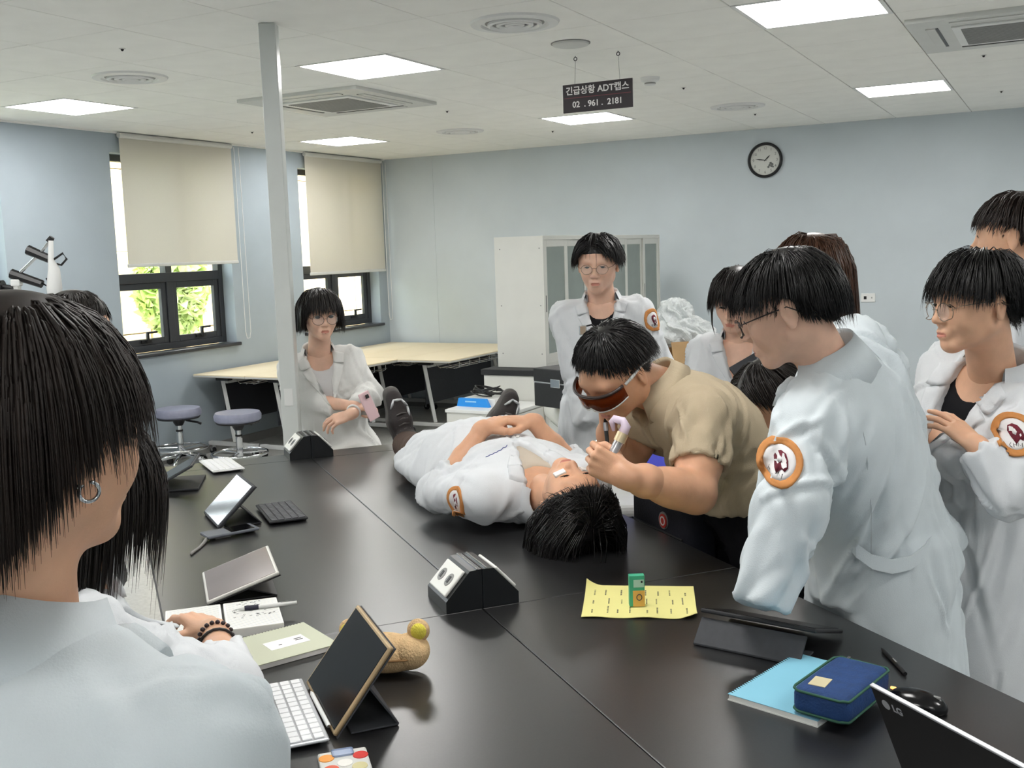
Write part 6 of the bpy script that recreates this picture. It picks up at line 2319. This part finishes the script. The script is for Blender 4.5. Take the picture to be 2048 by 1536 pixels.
# long-haired person writing beside
c = np.array([-0.765, 1.85, 1.315])
e_, w_ = A3((-0.525, 1.80, 0.935), (-0.612, 2.04, 0.955))
fig, g, I = figure('person with long dark hair in white coat writing at the table edge', (-0.92, 1.78), c, -66, (-0.79, 1.83, 1.14), (-0.90, 1.78, 0.68), -66,
                   arms=[((-0.86, 2.06, 0.87), (-0.76, 2.02, 0.74)), (e_, w_)], hpitch=28, skin_m=SK2, hair_m=H_SOFT, fem=1.0, sc=0.98, coat=C_WHITE,
                   style=dict(front=-0.06, temple=-0.30, side=-0.44, back=-0.44, puff=0.022, jit=0.04, lift=0.35, steps=66, step=0.012), shw=0.145, seed=111, nhair=3400, hr=0.0013, slv=(1.0, 0.60),
                   sit=([(-0.58, 2.03, 0.64), (-0.50, 1.86, 0.64)], [(-0.63, 2.02, 0.26), (-0.57, 1.88, 0.26)]), res=0.0095,
                   hands=[((w_, e_, (-0.60, 0.72, 0.10), (-0.1, -0.2, -0.95), -1, CURL_REST), {})])
for dd, rr_, m_ in ((0.022, 0.0052, mat('bead_dark', (40, 26, 30), 0.3, var=0.1)), (0.062, 0.0030, M_black)):
    ax_ = _n(e_ - w_)
    fr_ = _frame(ax_)
    n_ = 18
    cen = w_ + ax_ * dd
    if rr_ > 0.004:
        mbx = MB()
        for a in np.linspace(0, 2 * math.pi, n_ + 1)[:-1]:
            q = cen + (fr_[0] * math.cos(a) + fr_[1] * math.sin(a)) * 0.0315
            mbx.lathe([(0, -rr_), (rr_ * 0.8, -rr_ * 0.5), (rr_, 0), (rr_ * 0.8, rr_ * 0.5), (0, rr_)], c=q, n=8)
        fig.mb('bead_bracelet', mbx, m_, smooth=True)
    else:
        ring = [cen + (fr_[0] * math.cos(a) + fr_[1] * math.sin(a)) * 0.034 for a in np.linspace(0, 2 * math.pi, n_ + 1)[:-1]]
        fig.mb('hair_tie', MB().tube(ring, rr_, 6, closed=True), m_, smooth=True)

# ------------------------------------------------------------------ patient lying on the table
Ro = np.stack([tv(1, 0, 0) - tv(0, 0, 0), tv(0, 1, 0) - tv(0, 0, 0), [0, 0, 1.0]], 1)     # table axes in the people frame
RIGHT, DV, UPV = Ro[:, 0], Ro[:, 1], Ro[:, 2]
tilt = math.radians(16)
upv = _n(-DV * math.cos(tilt) - UPV * math.sin(tilt))
fwv = _n(UPV - upv * (UPV @ upv))
Mh = np.stack([np.cross(fwv, upv), fwv, upv], 1)
pc = tv(0.105, -3.25, 0.985)
_em = euler_m


def euler_m(yaw, pitch=0.0, roll=0.0):
    return Mh if yaw == 999 else _em(yaw, pitch, roll)


SLp = [(tv(-0.140, -2.76, 0.945), tv(0.030, -2.725, 1.128)), (tv(0.350, -2.76, 0.955), tv(0.205, -2.725, 1.135))]
fig, g, I = figure('patient in white coat lying on his back along the black table', (tv(0.1, -2.6, 0)[0], tv(0.1, -2.6, 0)[1]), pc, 999, tv(0.108, -3.045, 0.965), tv(0.10, -2.50, 0.985), 0, bsc=0.82,
                   uvec=RIGHT, arms=SLp, skin_m=SK3, hair_m=H_BLACK, lying=True, feet=False, slv=(0.34, 0.34), shw=0.172, seed=121, trousers=C_BROWN, vneck=0.20, shirt=mat('cream_tee', (196, 184, 168), 0.9, var=0.03),
                   style=dict(front=0.075, temple=0.03, side=0.01, back=-0.05, puff=0.034, jit=0.014, lift=0.7, grav=0.9, curl=0.12), nhair=4200, hr=0.0010, res=0.0085, hres=0.0037, fold=120, amp=0.006, eye=1.0,
                   sit=([tv(0.00, -2.10, 0.945), tv(0.25, -2.20, 0.945)], [tv(0.06, -1.70, 0.935), tv(0.385, -1.90, 0.935)]), ease=0.022, extra=[(f_loft(tv(0.09, -2.5, 0.93), DV, -RIGHT, [(-0.1, 0, 0, 0.19, 0.06), (0.15, 0, 0, 0.22, 0.062), (0.33, 0, 0, 0.215, 0.058)]), 0.06), (f_box(tv(0.1, -2.6, 0.70), (1.2, 1.2, 0.1612)), 0.006, 's')],
                   hands=[((SLp[0][1], SLp[0][0], RIGHT * 0.85 + DV * 0.30 + UPV * 0.22, -UPV * 0.9 + DV * 0.1, 1, [(20, 24, 12), (24, 26, 14), (26, 30, 14), (30, 30, 16)]), dict(thumb=0.25)),
                          ((SLp[1][1], SLp[1][0], -RIGHT * 0.85 + DV * 0.26 + UPV * 0.12, -UPV * 0.9 + DV * 0.1, -1, [(22, 26, 12), (24, 28, 14), (28, 30, 16), (30, 32, 16)]), dict(thumb=0.25))])
emb(g, tv(-0.19, -2.97, 0.99), RIGHT * 0.75 - UPV * 0.55 + DV * 0.25, 0.042)
g.line('embroidery', M_inkb, tv(0.02, -2.88, 1.2), -UPV, RIGHT, -DV, [(-0.04 + 0.008 * k, 0.004 * (k % 2) - 0.002 * k) for k in range(11)], 0.0011, 0.002)
for s, (pn, pd) in ((-1, (0.06, -3.215)), (1, (0.155, -3.225))):
    q = I['c'] + I['M'] @ np.array([s * 0.040, 0.085, -0.028])
    Mg = Matrix([list(r) for r in I['M']]).to_4x4()
    fig.mb('gauze_pad', MB().box(Vector(q), (0.034, 0.008, 0.020), M=Mg @ Matrix.Rotation(s * -0.35, 4, 'Z'), bev=0.002), M_paper)
q = I['c'] + I['M'] @ np.array([0.0, 0.108, -0.018])
# shoes pointing up
M_shoe = mat('shoe_grey', (84, 80, 78), 0.6, var=0.1, vscale=50)
M_shoed = mat('shoe_dark', (48, 42, 42), 0.7, var=0.1)
M_silver = mat('shoe_silver', (206, 208, 210), 0.3, metal=0.4, var=0.03)
for s, ak, out_ in ((-1, tv(0.06, -1.70, 0.935), -0.20), (1, tv(0.385, -1.90, 0.935), 0.62)):
    upd = _n(UPV + RIGHT * out_ + DV * 0.10)
    sd = _n(np.cross(DV, upd))
    F = Field(0.006)
    heel = ak + DV * 0.02 - upd * 0.035
    F.cap(heel, heel + upd * 0.11, 0.040, 0.042, k=0.02)
    F.cap(heel + upd * 0.11 + DV * 0.0, heel + upd * 0.205 + DV * 0.018, 0.044, 0.034, k=0.03)
    F.cap(ak - DV * 0.06, ak + DV * 0.01, 0.040, 0.042, k=0.02)
    v_, q_ = F.mesh()
    so2 = fig.mesh('shoe', v_, q_, M_shoed)
    F = Field(0.006)
    F.cap(heel + DV * 0.036 - upd * 0.005, heel + upd * 0.10 + DV * 0.042, 0.043, 0.046, k=0.02)
    F.cap(heel + upd * 0.10 + DV * 0.042, heel + upd * 0.215 + DV * 0.046, 0.047, 0.036, k=0.03)
    F.box(heel + upd * 0.1 - DV * 0.028, (0.1, 0.05, 0.2), np.stack([sd, DV, upd]), k=0.006, op='s')
    v_, q_ = F.mesh()
    fig.mesh('sole', v_, q_, M_shoe, so2)
    tubes = MB()
    for k, (z0, x0, z1, x1) in enumerate([(0.06, -0.036, 0.09, 0.02), (0.09, -0.034, 0.12, 0.028), (0.12, 0.032, 0.165, 0.038), (0.165, 0.038, 0.20, 0.016), (0.20, 0.016, 0.205, -0.018), (0.205, -0.018, 0.17, -0.034)]):
        a_ = heel + upd * z0 + sd * x0 - DV * (0.044 * math.sqrt(max(0.04, 1 - (x0 / 0.046) ** 2)))
        b_ = heel + upd * z1 + sd * x1 - DV * (0.040 * math.sqrt(max(0.04, 1 - (x1 / 0.046) ** 2)))
        tubes.tube([a_, (a_ + b_) / 2 - DV * 0.004, b_], [0.004, 0.006, 0.004], 6)
    fig.mb('silver_stripe', tubes, M_silver, so2, smooth=True)
    lc = MB()
    for k in range(4):
        z0 = 0.075 + 0.022 * k
        lc.tube([heel + upd * z0 - sd * 0.022 - DV * 0.042, heel + upd * (z0 + 0.006) - DV * 0.050, heel + upd * z0 + sd * 0.022 - DV * 0.042], 0.0035, 6)
    fig.mb('lace', lc, M_shoe, so2, smooth=True)
I5 = I

# ------------------------------------------------------------------ man in the khaki polo shirt bending over the patient
c = np.array((0.279, 2.86, 1.361))
M = _em(128, 38, -4)
nb, pel = A3((0.407, 2.92, 1.307), (0.678, 3, 0.965))
fig = Fig('man in a khaki polo shirt and amber goggles bending over the patient', (0.71, 3.02))
u = np.array([math.cos(math.radians(106)), math.sin(math.radians(106)), 0])
w = _n(nb - pel)
L = np.linalg.norm(nb - pel)
u = _n(u - w * (u @ w))
v = np.cross(w, u)
hv, hq, lip, nb_l = build_head(c, M, nb - w * 0.02, 0.0, 0.0037, 1.04, 0.060)
S = [nb - u * 0.165 - w * 0.085, nb + u * 0.165 - w * 0.085]
EL = A3((0.461, 2.64, 1.063), (0.323, 3.04, 1.053))
WR = A3((0.27, 2.54, 1.138), (0.264, 2.94, 1.172))
F = Field(0.013)
rows = [(-0.015, 0, 0.006, 0.178, 0.150), (0.25 * L, 0, 0.0, 0.172, 0.142), (0.6 * L, 0, -0.018, 0.182, 0.130), (0.82 * L, 0, -0.012, 0.175, 0.108), (0.93 * L, 0, -0.004, 0.125, 0.08), (L, 0, 0, 0.065, 0.064)]
F.loft(pel, w, u, [(a, b_, d_, e - 0.012, f_ - 0.012) for a, b_, d_, e, f_ in rows], k=0.02)
for i in range(2):
    F.cap(nb - w * 0.08, S[i], 0.06, 0.055, k=0.03)
bv, bq = F.mesh()
F = Field(0.008)
for i in range(2):
    F.cap(S[i], EL[i], 0.058, 0.050, k=0.015)
    F.ell(S[i] * 0.45 + EL[i] * 0.55, (0.062, 0.058, 0.07), _frame(EL[i] - S[i]), k=0.03)
    F.cap(EL[i], WR[i], 0.050, 0.031, k=0.02)
    F.ell(EL[i] * 0.68 + WR[i] * 0.32, (0.052, 0.048, 0.075), _frame(EL[i] - WR[i]), k=0.03)
av, aq = F.mesh()
F = Field(0.016)
ank = [np.array([0.71, 3.02, 0.09]) + np.array([u[0], u[1], 0]) * s * 0.12 for s in (-1, 1)]
hips = [pel + u * s * 0.09 for s in (-1, 1)]
kn = [0.5 * (hips[i] + ank[i]) for i in range(2)]
for i in range(2):
    F.cap(hips[i], kn[i], 0.08, 0.055, k=0.03)
    F.cap(kn[i], ank[i], 0.052, 0.038, k=0.02)
lv_, lq_ = F.mesh()
h1 = hand_mesh(WR[0], EL[0], (-0.80, 0.12, 0.42), (0.30, 0.92, -0.15), 1, CURL_GRIP, thumb=0.75, r_w=0.031, r_e=0.046, fore=0.6, sc=1.0)
h2 = hand_mesh(WR[1], EL[1], (-0.10, -0.12, 0.98), (0.85, -0.35, -0.05), -1, [(40, 60, 35), (46, 64, 35), (52, 66, 38), (56, 68, 38)], thumb=0.7, r_w=0.030, r_e=0.044, fore=0.6)
V, Q = join([(hv, hq), (bv, bq), (av, aq), (lv_, lq_), h1, h2])
mi = np.zeros(len(Q), int)
mi[:len(lip)] = lip
fig.mesh('body', V, Q, [SK3, M_lip], mi=mi)
eyes(fig, M, c, 0.6, H_BLACK)
hair(fig, M, c, nb_l, H_BLACK, dict(front=0.082, temple=0.04, side=0.022, mid=-0.008, back=-0.050, puff=0.022, jit=0.010, lift=0.9, grav=0.0, steps=14, step=0.009, curl=0.10, hair_front=0.09), 131, 4200, 0.0011)
# polo shirt
F = Field(0.008)
F.loft(pel, w, u, [(a, b_, d_, e + 0.014, f_ + 0.014) for k, (a, b_, d_, e, f_) in enumerate(rows)], k=0.02, rnd=0.02)
for i in range(2):
    F.cap(nb - w * 0.075, S[i], 0.070, 0.074, k=0.05)
    m_ = S[i] + (EL[i] - S[i]) * 0.66
    F.cap(S[i], m_, 0.074, 0.076, k=0.03)
    d_ = _n(EL[i] - S[i])
    F.box(m_ + d_ * 0.06, (0.12, 0.12, 0.06), _frame(d_), k=0.006, op='s')
    F.cap(S[i] + d_ * 0.12, m_ + d_ * 0.05, 0.062, 0.065, k=0.006, op='s')
F.cap(nb - w * 0.05, nb + w * 0.16 + v * 0.02, 0.066, 0.078, k=0.012, op='s')
for t_ in np.linspace(0, 1, 5):
    F.box(nb - w * (0.11 * (1 - t_)) + v * 0.14, (0.008 + 0.045 * t_, 0.15, 0.016), np.stack([u, v, w]), k=0.008, op='s')
F.box((0.7, 3.0, 0.80), (0.6, 0.6, 0.145), k=0.01, op='s')
g = Garment(fig, 'polo_shirt', F, C_KHAKI, fold=80, seed=133, amp=0.0055, down=-w, spread=0.9,
            extra=[(S[0] + (EL[0] - S[0]) * 0.35, 0.13, 30, 0.007, 0.010, 0.09, _n(EL[0] - S[0]), 0.5), (pel + w * 0.12, 0.20, 26, 0.009, 0.014, 0.14, u, 0.7)])
col = MB()
inner, mid, outer = [], [], []
for k in range(27):
    a = math.radians(-150 + 300 * k / 26)
    dr = u * math.sin(a) - v * math.cos(a)
    inner.append(nb + dr * 0.068 + w * 0.030)
    mid.append(nb + dr * 0.074 + w * 0.042)
    outer.append(nb + dr * (0.100 + 0.016 * abs(math.sin(a / 2)) ** 2) + w * (-0.012 - 0.035 * math.sin(abs(a) / 2) ** 4))
low = [p - w * 0.06 for p in inner]
und = [p - w * 0.005 - (p - q) * 0.08 for p, q in zip(outer, inner)]
vs = [p for r in (low, inner, mid, outer, und) for p in r]
fs = [(j * 27 + k, j * 27 + k + 1, (j + 1) * 27 + k + 1, (j + 1) * 27 + k) for j in range(4) for k in range(26)]
col.raw(vs, fs)
fig.mb('polo_collar', col, C_KHAKI, g.o, smooth=True)
# trousers, shoes
F = Field(0.011)
F.loft(pel, w, u, [(-0.16, 0, 0.01, 0.165, 0.14), (0.08, 0, 0.005, 0.17, 0.14)], k=0.03)
for i in range(2):
    F.cap(hips[i], kn[i], 0.115, 0.085, k=0.05)
    F.cap(kn[i], ank[i] - np.array([0, 0, 0.03]), 0.078, 0.066, k=0.02)
Garment(fig, 'trousers', F, C_TROU, fold=30, seed=135, amp=0.006)
vh = _n([v[0], v[1], 0])
for i in range(2):
    F = Field(0.008)
    a = ank[i]
    F.ell((a[0] + vh[0] * 0.02, a[1] + vh[1] * 0.02, 0.045), (0.05, 0.05, 0.05), k=0.02)
    F.cap((a[0] - vh[0] * 0.04, a[1] - vh[1] * 0.04, 0.035), (a[0] + vh[0] * 0.14, a[1] + vh[1] * 0.14, 0.032), 0.036, 0.034, k=0.03)
    F.box((a[0], a[1], -0.05), (0.4, 0.4, 0.051), k=0.004, op='s')
    fig.mesh('shoe', *F.mesh(), M_black)
# amber goggles
M_amber = mat('amber_lens', (120, 52, 22), 0.06, var=0.05, trans=0.45, ior=1.1)
gl = MB()
n = 21
top, bot = [], []
for k in range(n):
    a = math.radians(-78 + 156 * k / (n - 1))
    x, y = 0.083 * math.sin(a), 0.030 + 0.086 * math.cos(a) ** 0.8
    nose = 0.012 * math.exp(-(x / 0.012) ** 2)
    top.append(np.array([x, y, 0.016 - 0.004 * abs(math.sin(a))]))
    bot.append(np.array([x, y + 0.002, -0.034 + nose + 0.012 * abs(math.sin(a)) ** 3]))
vs = [c + 1.04 * (M @ q) for q in top + bot] + [c + 1.04 * (M @ (q * np.array([1.025, 1.02, 1]))) for q in top + bot]
fs = []
for k in range(n - 1):
    fs += [(k, k + 1, n + k + 1, n + k), (2 * n + k, 3 * n + k, 3 * n + k + 1, 2 * n + k + 1), (k, 2 * n + k, 2 * n + k + 1, k + 1), (n + k, n + k + 1, 3 * n + k + 1, 3 * n + k)]
fs += [(0, n, 3 * n, 2 * n), (n - 1, 2 * n + n - 1, 3 * n + n - 1, n + n - 1)]
gl.raw(vs, fs)
go = fig.mb('goggles', gl, M_amber, smooth=True)
fig.mb('brow_bar', MB().tube([c + 1.04 * (M @ (q * np.array([1.02, 1.02, 1]) + np.array([0, 0, 0.002]))) for q in top], 0.0045, 6), M_darkw, go, smooth=True)
fig.mb('lower_rim', MB().tube([c + 1.04 * (M @ (q * np.array([1.02, 1.02, 1]))) for q in bot], 0.0022, 6), M_offw, go, smooth=True)
for s in (-1, 1):
    tp = [(s * 0.083, 0.048, 0.010), (s * 0.087, 0.02, 0.012), (s * 0.089, -0.02, 0.014), (s * 0.088, -0.05, 0.004)]
    fig.mb('temple_arm', MB().tube([c + 1.04 * (M @ np.array(q)) for q in tp], [0.004, 0.0045, 0.0035, 0.002], 6), M_white, go, smooth=True)

# instruments in his hands
M_tube = mat('brushed_tube', (196, 196, 200), 0.25, metal=0.7, var=0.03)
M_lilac = mat('lilac_plastic', (214, 198, 216), 0.4, var=0.03)
q0 = np.array([0.71, 3.02, 0])
t = thing('laser_handpiece', 'silver handpiece with a bent lilac guide held by the man in khaki', 'device', VP(0.71, 3.02), VROT)
P_ = [p - q0 for p in A3((0.219, 2.56, 1.137), (0.233, 2.56, 1.172), (0.271, 2.58, 1.235))]
MB().tube(P_, [0.004, 0.0125, 0.0125], 14).build('tube', M_tube, t, auto=40)
P_ = [p - q0 for p in A3((0.263, 2.58, 1.22), (0.279, 2.58, 1.255), (0.272, 2.585, 1.266), (0.251, 2.6, 1.271), (0.246, 2.6, 1.265), (0.25, 2.6, 1.24))]
MB().tube(P_, [0.0135, 0.0125, 0.011, 0.009, 0.008, 0.004], 12).build('bent_guide', M_lilac, t, smooth=True)
P_ = [p - q0 for p in A3((0.27, 2.565, 1.24), (0.259, 2.562, 1.219))]
MB().tube(P_, 0.015, 14).build('collar_ring', mat('pale_gold', (214, 196, 160), 0.3, metal=0.4, var=0.03), t, auto=40)
t = thing('probe_pen', 'thin black probe pen gripped close to the mouth of the man in khaki', 'device', VP(0.71, 3.02), VROT)
P_ = [p - q0 for p in A3((0.257, 2.9, 1.222), (0.257, 2.89, 1.192), (0.258, 2.88, 1.166), (0.258, 2.86, 1.125))]
MB().tube(P_, [0.006, 0.006, 0.0055, 0.0015], 10).build('barrel', M_black, t, smooth=True)
P_ = [p - q0 for p in A3((0.256, 2.895, 1.213), (0.257, 2.89, 1.19))]
MB().tube(P_, 0.0072, 10).build('metal_sleeve', M_tube, t)
